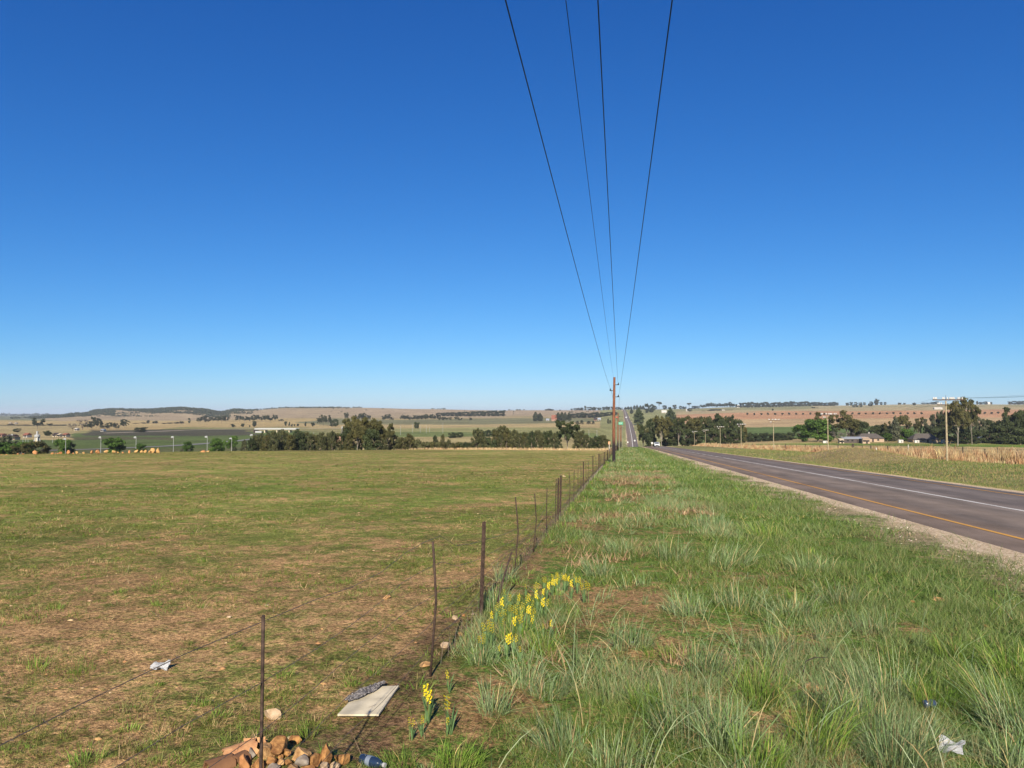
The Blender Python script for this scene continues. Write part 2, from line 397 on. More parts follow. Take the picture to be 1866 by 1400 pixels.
# tone variation
v1 = noise(.012, 6, .62); v2 = noise(14, 4, .7); v3 = noise(.15, 5, .6)
vv = math_('ADD', math_('MULTIPLY', v1, .9), math_('ADD', math_('MULTIPLY', v2, .55), math_('MULTIPLY', v3, .75)))
mr = N.new('ShaderNodeMapRange'); mr.inputs[1].default_value = .75; mr.inputs[2].default_value = 1.45; mr.inputs[3].default_value = .45; mr.inputs[4].default_value = 1.5
Lk.new(vv, mr.inputs[0])
cmb = N.new('ShaderNodeCombineColor'); [Lk.new(mr.outputs[0], cmb.inputs[k]) for k in range(3)]
base = mixc(1.0, base, cmb.outputs[0], 'MULTIPLY')
def speck(scale, lo, hi, p0, p1, det=4):
    t = N.new('ShaderNodeMapRange'); t.inputs[1].default_value = p0; t.inputs[2].default_value = p1; t.inputs[3].default_value = lo; t.inputs[4].default_value = hi; Lk.new(noise(scale, det, .7), t.inputs[0])
    c_ = N.new('ShaderNodeCombineColor'); [Lk.new(t.outputs[0], c_.inputs[k]) for k in range(3)]; return c_.outputs[0]
base = mixc(1.0, base, speck(22, .42, 1.35, .36, .58), 'MULTIPLY'); base = mixc(1.0, base, speck(70, .60, 1.30, .38, .60, 3), 'MULTIPLY'); base = mixc(1.0, base, speck(2.6, .72, 1.22, .36, .62, 5), 'MULTIPLY')
# gravel
vo = N.new('ShaderNodeTexVoronoi'); vo.inputs['Scale'].default_value = 26; Lk.new(geo.outputs['Position'], vo.inputs['Vector'])
gr = N.new('ShaderNodeValToRGB'); gr.color_ramp.elements[0].color = (.34, .235, .14, 1); gr.color_ramp.elements[1].color = (.66, .53, .37, 1)
sp = N.new('ShaderNodeSeparateColor'); Lk.new(vo.outputs['Color'], sp.inputs[0]); Lk.new(sp.outputs[0], gr.inputs['Fac'])
gfac = math_('ADD', attr('grav'), math_('MULTIPLY', math_('SUBTRACT', n1, .47), 4.5)); gfac = math_('MULTIPLY', math_('MULTIPLY', gfac, attr('grav')), 1.4, clamp=True)
base = mixc(gfac, base, gr.outputs['Color'])
Lk.new(base, b.inputs['Base Color'])
bp = N.new('ShaderNodeBump'); bp.inputs['Strength'].default_value = 1; bp.inputs['Distance'].default_value = .11
Lk.new(nn, bp.inputs['Height'])
bp2 = N.new('ShaderNodeBump'); bp2.inputs['Strength'].default_value = .7; bp2.inputs['Distance'].default_value = .02
Lk.new(v2, bp2.inputs['Height']); Lk.new(bp.outputs[0], bp2.inputs['Normal']); Lk.new(bp2.outputs[0], b.inputs['Normal'])
b.inputs['Roughness'].default_value = 1; b.inputs['Specular IOR Level'].default_value = .05
tag(link_mesh('ground', me, m), kind='structure')

# ------------------------------------------------------------------ road
ys = np.concatenate([np.arange(-40, 120, .8), np.arange(120, 330, 2), np.arange(330, 3150, 6)])
lat = np.array([-4.44, -4.3, -3.46, -2.6, -1.7, -.8, 0, .8, 1.7, 2.6, 3.3, 4.3, 4.44])
YY, LT = np.meshgrid(ys, lat, indexing='ij')
edge = (fbm(YY, LT * 0, 1.1, 80, 3) - .5) * .22
LT2 = LT + np.where(np.abs(LT) > 4.4, edge, 0)
XX = road_c(YY) + LT2 * np.where(YY > 500, 1.12, 1.0)
def road_z(x, y): return base_h(x, y) + .012 + .0004 * np.abs(y) - .35 * np.exp(-((x - 21) / 3.) ** 2) * (y < 300) * 0
ZZ = road_z(XX, YY) + .02 - .0012 * LT2 ** 2 - np.where(np.abs(LT) > 4.4, .05, 0)
nR, nC = XX.shape
i = np.arange(nR - 1)[:, None]; j = np.arange(nC - 1)[None, :]
q = np.stack([i * nC + j, i * nC + j + 1, (i + 1) * nC + j + 1, (i + 1) * nC + j], -1).reshape(-1, 4)
me = np_mesh('road', np.stack([XX, YY, ZZ], -1).reshape(-1, 3), None, q); set_f(me, 'lat', LT2.ravel())
me.polygons.foreach_set('use_smooth', [True] * len(me.polygons))
m, nt, b = new_mat('worn_asphalt'); N = nt.nodes; Lk = nt.links
geo = N.new('ShaderNodeNewGeometry')
la = attr('lat')
ng = noise(60, 4, .7); nl = noise(1.2, 5, .6, (1, .18, 1)); nb = noise(.5, 5, .6)
rp = N.new('ShaderNodeValToRGB'); e = rp.color_ramp.elements
e[0].position = 0; e[0].color = (.17, .13, .105, 1); e[1].position = 1; e[1].color = (.13, .115, .115, 1)
for p_, c_ in ((.095, (.20, .15, .118)), (.125, (0.186, 0.137, 0.104)), (.22, (0.144, 0.116, 0.098)), (.33, (0.210, 0.165, 0.133)), (.43, (0.150, 0.123, 0.104)), (.5, (0.210, 0.171, 0.146)), (.6, (0.126, 0.105, 0.096)), (.75, (0.162, 0.135, 0.120)), (.9, (0.120, 0.103, 0.096))):
    q_ = e.new(p_); q_.color = (*c_, 1)
lf = math_('ADD', math_('DIVIDE', math_('ADD', la, 4.5), 9.0), math_('MULTIPLY', math_('SUBTRACT', nl, .5), .07))
Lk.new(lf, rp.inputs['Fac'])
vv = math_('ADD', math_('MULTIPLY', ng, .8), math_('ADD', math_('MULTIPLY', nl, .7), math_('MULTIPLY', nb, .5)))
mr = N.new('ShaderNodeMapRange'); mr.inputs[1].default_value = .72; mr.inputs[2].default_value = 1.28; mr.inputs[3].default_value = .52; mr.inputs[4].default_value = 1.42; Lk.new(vv, mr.inputs[0])
cmb = N.new('ShaderNodeCombineColor'); [Lk.new(mr.outputs[0], cmb.inputs[k]) for k in range(3)]
Lk.new(mixc(1.0, rp.outputs['Color'], cmb.outputs[0], 'MULTIPLY'), b.inputs['Base Color'])
bp = N.new('ShaderNodeBump'); bp.inputs['Strength'].default_value = .5; bp.inputs['Distance'].default_value = .01; Lk.new(ng, bp.inputs['Height']); Lk.new(bp.outputs[0], b.inputs['Normal'])
b.inputs['Roughness'].default_value = .95; b.inputs['Specular IOR Level'].default_value = .08
tag(link_mesh('road', me, m), kind='structure')
def paint_strip(name, segs, l0, w, mt):
    V_ = []; Q_ = []
    for (a_, b_) in segs:
        yy = np.concatenate([np.arange(a_, b_, .8 if b_ < 130 else 4), [b_]])
        o = len(V_)
        for t in yy:
            jit = 0.012 * math.sin(t * 3.1) + .01 * math.sin(t * 7.7)
            for s_ in (-w / 2, w / 2):
                xx = float(road_c(t)) + l0 + s_ + jit
                V_.append((xx, t, float(road_z(np.array([xx]), np.array([t]))[0]) + .02 - .0012 * l0 * l0 + .005 + .0001 * abs(t)))
        for k in range(len(yy) - 1): Q_.append((o + 2 * k, o + 2 * k + 1, o + 2 * k + 3, o + 2 * k + 2))
    me = np_mesh(name, V_, None, Q_); tag(link_mesh(name, me, mt), kind='structure')
pw = mat('worn_white_paint', (.55, .52, .48), .8, .2, 3, col2=(.17, .155, .145), coord='Generated')
def paint_mat(name, c, under):
    m, nt, b = new_mat(name); global N, Lk, geo
    N = nt.nodes; Lk = nt.links; geo = N.new('ShaderNodeNewGeometry')
    a_ = noise(9, 6, .75); c_ = noise(.25, 3, .5)
    rp = N.new('ShaderNodeValToRGB'); rp.color_ramp.elements[0].position = .44; rp.color_ramp.elements[1].position = .56
    rp.color_ramp.elements[0].color = (*under, 1); rp.color_ramp.elements[1].color = (*c, 1)
    Lk.new(math_('ADD', math_('MULTIPLY', a_, .6), math_('MULTIPLY', c_, .52)), rp.inputs['Fac']); Lk.new(rp.outputs['Color'], b.inputs['Base Color'])
    return m
PW = paint_mat('worn_white_paint', (.62, .60, .56), (.24, .22, .20)); PY = paint_mat('worn_orange_paint', (.52, .27, .055), (.28, .15, .05))
pww = [(-30, 21.2), (22.5, 24.4), (24.6, 30)]
paint_strip('road_centre_line', [(-30, 95)] + [(97 + k * 9, 97 + k * 9 + 6) for k in range(23)] , 0, .13, PW)
paint_strip('road_centre_line_far', [(650, 3000)], 0, .5, PW)
paint_strip('road_edge_line_near_side', [(-30, 305)], -3.46, .13, PY)
paint_strip('road_edge_line_far_side', [(-30, 305)], 3.45, .11, PY)

# ------------------------------------------------------------------ grass
GL = attr_mat('grass_blades', .16, .6, .15)
def blades(P, H, W, ang, lean, col, seg=1, tip=None):
    """P base points, H height, W width, ang facing, lean vector xy (fraction of H)"""
    n = len(P); s = np.stack([np.cos(ang), np.sin(ang), np.zeros(n)], -1) * (W / 2)[:, None]
    top = P + np.stack([lean[:, 0] * H, lean[:, 1] * H, H], -1)
    if seg == 1:
        Vv = np.stack([P - s, P + s, top], 1).reshape(-1, 3); T = np.arange(3 * n).reshape(-1, 3); Q = None
        bs = col * np.array([1.0, .90, .85]); cc = np.stack([bs, bs, col * 1.02], 1).reshape(-1, 3)
    else:
        mid = P + np.stack([lean[:, 0] * H * .35, lean[:, 1] * H * .35, H * .62], -1)
        Vv = np.stack([P - s, P + s, mid + s * .75, mid - s * .75, top], 1).reshape(-1, 3)
        o = np.arange(n)[:, None] * 5; Q = o + np.array([[0, 1, 2, 3]]); T = o + np.array([[3, 2, 4]])
        bs = col * np.array([.98, .88, .85]); cc = np.stack([bs, bs, col, col, col * 1.08], 1).reshape(-1, 3)
    return Vv, T, Q, np.clip(cc, 0, 1)
class Grass:
    def __init__(s): s.V = []; s.T = []; s.Q = []; s.C = []; s.n = 0
    def add(s, a):
        V_, T, Q, c = a; s.V.append(V_); s.C.append(c)
        if T is not None: s.T.append(T + s.n)
        if Q is not None: s.Q.append(Q + s.n)
        s.n += len(V_)
    def build(s, name, label=None, cat=None):
        me = np_mesh(name, np.concatenate(s.V), np.concatenate(s.T) if s.T else None, np.concatenate(s.Q) if s.Q else None)
        set_col(me, 'col', np.concatenate(s.C) * (.72 if name != 'tall_dry_grass' else .8)); o = link_mesh(name, me, GL); tag(o, label, cat, None, 'stuff'); return o
def scatter(u0, u1, dens, x0=-1e9, x1=1e9, margin=1.18):
    """random ground points in the view wedge, dens per m2"""
    hw = 933 / F * margin
    area = hw * (u1 * u1 - u0 * u0); k = int(area * dens)
    uu = np.sqrt(rng.random(k) * (u1 * u1 - u0 * u0) + u0 * u0); vv = (rng.random(k) * 2 - 1) * hw * uu
    x = uu * FW[0] + vv * RT[0]; y = uu * FW[1] + vv * RT[1]
    ok = (x > x0) & (x < x1); return x[ok], y[ok]
def pts(x, y): return np.stack([x, y, ground_h(x, y) - .005], -1)
def pick(n, cols, w=None, jit=.18):
    c = np.array(cols)[rng.choice(len(cols), n, p=w)]; return c * (1 + (rng.random((n, 1)) - .5) * 2 * jit) * (1 + (rng.random((n, 3)) - .5) * .1)
G = Grass()
GREENS = [(.14, .23, .045), (.09, .155, .028), (.20, .29, .075), (.23, .31, .14), (.46, .38, .18)]
GW = [.31, .28, .19, .14, .08]
def soilmask(x, y): return fbm(x, y, 1.3, 50, 3)
for (u0, u1, dn, ww, hh) in [(3.2, 6.5, 6500, .0042, .075), (6.5, 10, 3800, .0058, .085), (10, 16, 1800, .0085, .095), (16, 27, 750, .014, .11), (27, 50, 260, .024, .13), (50, 110, 70, .05, .15), (110, 220, 14, .11, .16)]:
    X_, Y_ = scatter(u0, u1, dn, -1.75, 7.3)
    s_ = soilmask(X_, Y_); cl = fbm(X_, Y_, .22, 55, 2)
    edge = np.clip((6.6 - X_ + (fbm(X_, Y_, 1.7, 151, 3) - .5) * 3) / 2.0, 0.03, 1)
    keep = (rng.random(len(X_)) < np.clip((s_ - .43 + .14 * sstep(1.6, 3.0, X_)) * 8, .03, 1) * edge * np.clip((cl - .28) * 4, .1, 1)) ; X_, Y_, s_ = X_[keep], Y_[keep], s_[keep]
    k = len(X_); P = pts(X_, Y_); lush = fbm(X_, Y_, 3.5, 57, 2); blue = sstep(.45, .62, fbm(X_ + 40, Y_, 2.6, 58, 3))[:, None] * (1 - .8 * sstep(2.0, 3.4, X_))[:, None]
    Hh = hh * (.4 + rng.random(k) ** 2 * 1.5) * (.5 + lush * 1.0) * (1 + .5 * blue[:, 0]); an = rng.random(k) * math.pi
    col = pick(k, GREENS, GW) * (1.25 - .5 * lush[:, None]); col = col * (1 - blue) + pick(k, [(.22, .33, .13), (.15, .24, .08), (.30, .40, .20), (.44, .38, .19)]) * blue
    G.add(blades(P, Hh, ww * (.6 + rng.random(k) * .8), an, rng.normal(0, .6, (k, 2)), col))
# far verge of the road and its mound
for (u0, u1, dn, ww, hh) in [(20, 45, 70, .014, .10), (45, 90, 34, .03, .12), (90, 200, 8, .06, .15)]:
    X_, Y_ = scatter(u0, u1, dn, 18.4, 38)
    k = len(X_); P = pts(X_, Y_); mdn = np.exp(-((X_ - 27) / 5) ** 2 - ((Y_ - 94) / 17) ** 2); dry = rng.random(k) < .30 + .5 * mdn + .3 * (fbm(X_, Y_, 6, 81, 2) > .55)
    col = np.where(dry[:, None], pick(k, [(.42, .34, .16), (.30, .24, .12), (.36, .33, .12)]), pick(k, GREENS, GW))
    G.add(blades(P, hh * (.5 + rng.random(k) * 1.2), ww * (.6 + rng.random(k)), rng.random(k) * math.pi, rng.normal(0, .4, (k, 2)), col))
X_, Y_ = scatter(6, 60, 10, -1.2, 2.6); k_ = fbm(X_, Y_, 2.1, 140, 3) > .60; X_, Y_ = X_[k_], Y_[k_]     # brown seed heads
X_ = np.repeat(X_, 9) + rng.normal(0, .05, len(X_) * 9); Y_ = np.repeat(Y_, 9) + rng.normal(0, .05, len(Y_) * 9); k = len(X_)
G.add(blades(pts(X_, Y_), .06 + rng.random(k) * .12, .006 + .0012 * Y_, rng.random(k) * 3.1, rng.normal(0, .8, (k, 2)), pick(k, [(.40, .28, .16), (.30, .20, .11), (.50, .38, .22)])))
G.build('verge_grass', 'short green grass covering the road verges', 'grass')
# field: sparse low clumps
G = Grass()
for (u0, u1, cl, nb_, ww, hh, sp_) in [(3.2, 8, 95, 22, .0045, .05, .035), (8, 14, 60, 15, .0075, .055, .045), (14, 26, 26, 11, .014, .06, .07), (26, 50, 6, 9, .028, .065, .13), (50, 120, 1.4, 8, .06, .07, .25)]:
    X_, Y_ = scatter(u0, u1, cl, -1e9, -1.75)
    g_ = fbm(X_, Y_, .9, 90, 3) * .55 + fbm(X_, Y_, 7, 91, 2) * .45; keep = rng.random(len(X_)) < np.clip((g_ - .42) * 8, .04, 1); X_, Y_ = X_[keep], Y_[keep]
    sz = (.4 + rng.random(len(X_)) ** 3 * 1.9); kk = nb_
    X2 = np.repeat(X_, kk); Y2 = np.repeat(Y_, kk); S2 = np.repeat(sz, kk); dx = rng.normal(0, sp_, len(X2)) * S2; dy = rng.normal(0, sp_, len(X2)) * S2
    P = pts(X2 + dx, Y2 + dy); k = len(P)
    cc = pick(len(X_), [(.18, .22, .045), (.13, .18, .035), (.27, .29, .10), (.17, .28, .045), (.52, .40, .20)], [.30, .24, .20, .13, .13])
    col = np.repeat(cc, kk, 0) * (1 + (rng.random((k, 1)) - .5) * .4)
    G.add(blades(P, hh * (.4 + rng.random(k)) * S2 ** .7, ww * (.6 + rng.random(k) * .8), rng.random(k) * math.pi, np.stack([dx, dy], -1) * 7 + rng.normal(0, .45, (k, 2)), col))
# dry straws lying about
X_, Y_ = scatter(3.2, 22, 5, -1e9, 6); k = len(X_)
G.add(blades(pts(X_, Y_) + np.array([0, 0, .01]), .03 + rng.random(k) * .05, .004 + rng.random(k) * .004, rng.random(k) * math.pi, rng.normal(0, 3.2, (k, 2)), pick(k, [(.52, .44, .26), (.42, .33, .18)])))
# clods of soil and small stones, drawn with the same straws' object
G.build('field_grass', 'thin clumps of low grass in the bare field', 'grass')
# tussocks of the verge
G = Grass()
def arcs(P, H, W, ang, lean, col, droop, nseg=3):
    n = len(P); sd_ = np.stack([np.cos(ang), np.sin(ang), np.zeros(n)], -1) * (W / 2)[:, None]; out = []; cs = []
    for k in range(nseg):
        t = k / nseg; c = P + np.stack([lean[:, 0] * H * (.45 * t + .55 * t * t), lean[:, 1] * H * (.45 * t + .55 * t * t), H * (t * 1.25 - droop * t * t)], -1); w = 1 - .25 * t
        out += [c - sd_ * w, c + sd_ * w]; f_ = np.array([1.0, .90 + .1 * t, .85 + .15 * t]); cs += [col * f_, col * f_]
    out.append(P + np.stack([lean[:, 0] * H, lean[:, 1] * H, H * (1.25 - droop)], -1)); cs.append(col * 1.05)
    m_ = 2 * nseg + 1; o = np.arange(n)[:, None] * m_
    Q = np.concatenate([o + np.array([[2 * k, 2 * k + 1, 2 * k + 3, 2 * k + 2]]) for k in range(nseg - 1)]); T_ = o + np.array([[2 * nseg - 2, 2 * nseg - 1, 2 * nseg]])
    return np.stack(out, 1).reshape(-1, 3), T_, Q, np.clip(np.stack(cs, 1).reshape(-1, 3), 0, 1)
def tussock(x, y, rad, h, nb_, cols, w, ww, spread=1.0):
    nb_ = int(nb_ * .8); h *= .70; ww *= .82; a = rng.random(nb_) * 2 * math.pi; q = np.sqrt(rng.random(nb_)) * rad * .62
    lx, ly = rng.normal(0, .18, 2); st = .8 + rng.random() * .45
    dx = np.cos(a) * q; dy = np.sin(a) * q * st; P = pts(x + dx, y + dy)
    L_ = h * (.3 + rng.random(nb_) ** 1.3 * .95); th = np.abs(rng.normal(0, .68, nb_)) + .08
    ln = np.clip(np.tan(np.clip(th, 0, 1.25)), 0, 2.6) * spread; a2 = a + rng.normal(0, .7, nb_)
    H_ = L_ * np.cos(np.arctan(ln)) ** .8
    lean = np.stack([np.cos(a2) * ln + lx, np.sin(a2) * ln + ly], -1)
    c_ = pick(nb_, cols, w, .3) * (.8 + rng.random() * .4)
    G.add(arcs(P, H_, ww * (.45 + rng.random(nb_) * .8), rng.random(nb_) * math.pi, lean, c_, np.clip(.15 + th * .45 * rng.random(nb_), 0, .8)))
BLUE = [(.20, .31, .125), (.28, .39, .19), (.13, .22, .06), (.37, .45, .25), (.58, .46, .23)]; BWt = [.32, .24, .2, .13, .11]
LUSH = [(.13, .24, .03), (.19, .32, .05), (.28, .39, .09), (.5, .42, .16)]; LWt = [.38, .32, .2, .10]
def tus_px(px, py, wpx, hpx, kind='b', nb_=260):
    p, u_ = hit(px, py); tussock(p.x, p.y, wpx * u_ / F / 2, hpx * u_ / F, nb_, BLUE if kind == 'b' else LUSH, BWt if kind == 'b' else LWt, .0032 + .00042 * u_)
for t in [(1150,1180,110,80,'b'),(1245,1345,170,150,'b'),(1310,1360,120,130,'b'),(1290,1230,120,80,'b'),(1380,1280,140,110,'l'),(1420,1190,130,70,'b'),(1350,1110,150,70,'b'),(1490,1360,170,130,'l'),(1500,1290,110,90,'b'),(1560,1320,150,130,'b'),(1610,1270,160,110,'b'),(1650,1380,190,150,'b'),(1700,1290,110,90,'l'),(1800,1290,110,110,'l'),(1850,1340,150,160,'b'),(1840,1230,110,90,'l'),(1590,1150,120,60,'b'),(1530,1100,120,60,'b'),(1000,1270,110,60,'b'),(960,1250,90,90,'b'),(900,1300,90,80,'b'),(1020,1370,130,90,'b'),(835,1400,140,62,'l'),(730,1398,100,40,'l'),(880,1210,90,60,'b'),(1090,1050,80,50,'b'),(1130,1010,90,45,'b'),(1230,1020,110,60,'b'),(1330,1030,130,60,'b'),(1180,1290,90,70,'l'),(1120,1400,140,80,'b'),(1380,1400,150,100,'l'),(1250,1120,110,60,'b'),(1450,1120,130,60,'b'),(1480,1040,120,50,'b'),(940,1165,100,60,'l'),(900,1110,90,60,'b'),(990,1190,80,60,'l'),(920,1060,60,50,'b'),(1730,1200,70,60,'l'),(1630,1400,150,120,'b'),(1850,1400,110,100,'b'),(1390,980,110,45,'l'),(1300,960,100,40,'b'),(1180,950,90,35,'b')]:
    tus_px(*t, nb_=int(130 + t[2] * 2.0))
for (u0, u1, dn, nb_, ww) in [(4, 9, 2.4, 70, .0058), (9, 16, 3.0, 50, .009), (16, 30, 2.0, 32, .016), (30, 60, .8, 24, .032), (60, 130, .2, 18, .06)]:
    X_, Y_ = scatter(u0, u1, dn, -1.4, 5.0)
    m_ = fbm(X_, Y_, 4, 95, 2)
    for a_, b_, c_ in zip(X_, Y_, m_):
        if c_ < .42 and rnd.random() < .6: continue
        if a_ > 2.6 and b_ > 5 and rnd.random() < .75: continue
        bl = rnd.random() < (.7 if a_ < 2.6 else .15)
        tussock(a_, b_, .08 + rnd.random() ** 2 * .3, .12 + rnd.random() ** 2 * .26, nb_, BLUE if bl else LUSH, BWt if bl else LWt, ww)
# long single arching leaves
for k in range(70):
    q_ = scatter(4.4, 9, 1, -1, 5, 1.0); j = rng.integers(len(q_[0])); m_ = 5; P = pts(q_[0][j] + rng.normal(0, .03, m_), q_[1][j] + rng.normal(0, .03, m_)); th = rng.normal(0, .7, (m_, 2))
    G.add(arcs(P, .22 + rng.random(m_) * .32, .005 + rng.random(m_) * .003, rng.random(m_) * 3.1, th, pick(m_, BLUE, BWt), np.full(m_, .35), 4))
# tufts along the fence foot
for yy in np.arange(5, 120, .45):
    if rnd.random() < .6: tussock(-1.7 + rnd.gauss(.12, .15), yy + rnd.random(), .09 + rnd.random() * .1, .12 + rnd.random() * .15, 26, LUSH, LWt, .006 + .0006 * yy)
# tufts scattered in the field
for (px_, py_, w_, h_) in [(70,1220,60,35),(150,1225,60,30),(100,1112,40,18),(285,1105,26,16),(365,1108,20,14),(560,1345,60,45),(590,1385,40,40),(220,1080,40,12),(290,1250,22,12),(400,1310,60,25),(160,1390,90,40),(240,1330,60,20),(370,1285,40,22),(520,1235,50,30),(370,1025,30,15),(430,1180,30,14),(640,1250,45,20),(680,1230,40,18),(340,1380,80,20)]:
    p, u_ = hit(px_, py_); tussock(p.x, p.y, w_ * u_ / F / 2, h_ * u_ / F, 70 + w_, LUSH, LWt, .0055)
G.build('tussock_grass', 'bluish green grass tussocks spread over the verge', 'grass')
# tall dry grass along the far fence
G = Grass(); DRY = [(.50, .34, .18), (.42, .25, .13), (.58, .44, .25), (.34, .19, .10), (.50, .40, .2)]
X_, Y_ = scatter(38, 470, .9, 36.8, 52, 1.3)
keep = rng.random(len(X_)) < np.clip((fbm(X_, Y_, 4, 97, 3) - .38) * 6, .08, 1); keep &= rng.random(len(X_)) < np.clip(90 / Y_, 0, 1) ** .6; X_, Y_ = X_[keep], Y_[keep]
kk = 22; ht = (.75 + fbm(X_, Y_, 5, 99, 2) * 1.35) * (1 - .35 * sstep(46, 52, X_)) * (.30 + .70 * sstep(36.8, 41.5, X_ + (fbm(X_, Y_, 3, 181, 2) - .5) * 6)) * (.7 + .6 * rng.random(len(X_))) * (.75 + .25 * (1 - sstep(90, 200, Y_)))
X2 = np.repeat(X_, kk) + rng.normal(0, .22, len(X_) * kk); Y2 = np.repeat(Y_, kk) + rng.normal(0, .22, len(X_) * kk); k = len(X2)
cc = np.repeat(pick(len(X_), DRY, [.3, .22, .2, .16, .12], .1), kk, 0) * (1 + (rng.random((k, 1)) - .5) * .4)
G.add(blades(pts(X2, Y2), np.repeat(ht, kk) * (.3 + rng.random(k) * .8), (.018 + .00036 * Y2) * (.6 + rng.random(k)), rng.random(k) * math.pi, rng.normal(0, .22, (k, 2)), cc, 2))
# straw strip at the far right edge of the field and a few dry tufts on the far verge
X_ = -2 - rng.random(2600) * 75; Y_ = 168 + (rng.random(2600) - .5) * 12 + X_ * .0; k = len(X_)
Y_ = (np.interp(933 + F * 0, [0], [0]) + Y_); G.add(blades(pts(X_, Y_), .25 + rng.random(k) * .35, .10 + rng.random(k) * .1, rng.random(k) * math.pi, rng.normal(0, .3, (k, 2)), pick(k, [(.6, .47, .26), (.52, .37, .2)])))
G.build('tall_dry_grass', 'tall russet dry grass standing along the far fence', 'grass')

# pebbles of the gravel edge
ico = bmesh.new(); bmesh.ops.create_icosphere(ico, subdivisions=1, radius=1); IV = np.array([v.co[:] for v in ico.verts]); IT = np.array([[v.index for v in f.verts] for f in ico.faces]); ico.free()
X_, Y_ = scatter(9, 40, 30, 5.7, 7.6, 1.25); k = len(X_)
s_ = (.006 + rng.random(k) ** 3 * .022) ; P = pts(X_, Y_)
Vv = (IV[None] * (s_[:, None, None] * (1 + (rng.random((k, 12, 1)) - .5) * .5)) * np.array([1.2, 1, .6]) + P[:, None]).reshape(-1, 3)
T_ = (np.arange(k)[:, None, None] * 12 + IT[None]).reshape(-1, 3)
X2, Y2 = scatter(3.2, 30, 9, -1e9, -1.8, 1.1); kp = rng.random(len(X2)) < np.clip(6 / np.hypot(X2, Y2), .12, 1); X2, Y2 = X2[kp], Y2[kp]; k2 = len(X2); s2 = (.005 + rng.random(k2) ** 4 * .022); P2 = pts(X2, Y2)
V2 = (IV[None] * (s2[:, None, None] * (1 + (rng.random((k2, 12, 1)) - .5) * .7)) * np.array([1.2, 1, .75]) + P2[:, None]).reshape(-1, 3)
T2 = (np.arange(k2)[:, None, None] * 12 + IT[None]).reshape(-1, 3); mc = np_mesh('soil_clods', V2, T2); set_col(mc, 'col', np.repeat(pick(k2, [(.40, .24, .11), (.34, .19, .085), (.50, .35, .2)]), 12, 0))
CLD = attr_mat('soil_clod', 0.0, .95, .1); tag(link_mesh('soil_clods', mc, CLD), 'small clods of reddish soil strewn over the field', 'clods', None, 'stuff')
me = np_mesh('gravel', Vv, T_); set_col(me, 'col', np.repeat(pick(k, [(.50, .40, .29), (.40, .30, .20), (.62, .54, .42)]), 12, 0))
tag(link_mesh('gravel', me, attr_mat('pebble', 0.0, .9, .2)), 'pale gravel along the edge of the asphalt', 'gravel', None, 'stuff')

exec_after = True
# ------------------------------------------------------------------ trees
BARK = mat('grey_bark', (.20, .155, .115), .9, .4, 6, bump=.5); PALE = mat('pale_bark', (.36, .31, .25), .85, .35, 5, bump=.4); DARKB = mat('dark_bark', (.11, .085, .065), .9, .4, 6)
LF = {'olive': leaf_mat('olive_leaves', (0.055, 0.067, 0.021), (0.161, 0.144, 0.047)), 'dark': leaf_mat('dark_leaves', (0.026, 0.042, 0.016), (0.094, 0.117, 0.040)),
      'green': leaf_mat('green_leaves', (0.036, 0.079, 0.011), (0.123, 0.221, 0.034)), 'grey': leaf_mat('greygreen_leaves', (0.065, 0.079, 0.046), (0.174, 0.182, 0.103)),
      'feather': leaf_mat('feathery_leaves', (0.058, 0.073, 0.029), (0.167, 0.163, 0.063)), 'twig': leaf_mat('bare_twigs', (.10, .085, .07), (.22, .19, .16)), 'far': leaf_mat('distant_leaves', (0.032, 0.045, 0.025), (0.102, 0.111, 0.057))}
def leaves(blobs, n, size, rs, flat=.0, droop=0):
    g = np.random.default_rng(rs); B_ = np.array([b[:3] for b in blobs]); RD = np.array([b[3:6] for b in blobs]); w = RD.prod(1) ** (2 / 3); w /= w.sum()
    ix = g.choice(len(blobs), n, p=w); d = g.normal(0, 1, (n, 3)); d /= np.linalg.norm(d, axis=1)[:, None]; q = g.random(n) ** .45
    P = B_[ix] + d * RD[ix] * q[:, None]
    nz = d + g.normal(0, .7, (n, 3)); nz /= np.linalg.norm(nz, axis=1)[:, None]
    t = np.cross(nz, g.normal(0, 1, (n, 3))); t /= np.linalg.norm(t, axis=1)[:, None]; b_ = np.cross(nz, t)
    if droop: t = t * (1 - droop) + np.array([0, 0, -1]) * droop; 
    s = size * (.5 + g.random(n)) ; s = s[:, None]
    Vv = np.stack([P - t * s - b_ * s * .5, P + t * s * .9 - b_ * s * .4, P + t * s * .7 + b_ * s * .6, P - t * s * .8 + b_ * s * .5], 1).reshape(-1, 3)
    Q = np.arange(4 * n).reshape(-1, 4); bl = g.random(len(blobs)); lv = np.clip(bl[ix] * .5 + g.random(n) * .5, 0, 1)
    return Vv, Q, np.repeat(lv, 4)
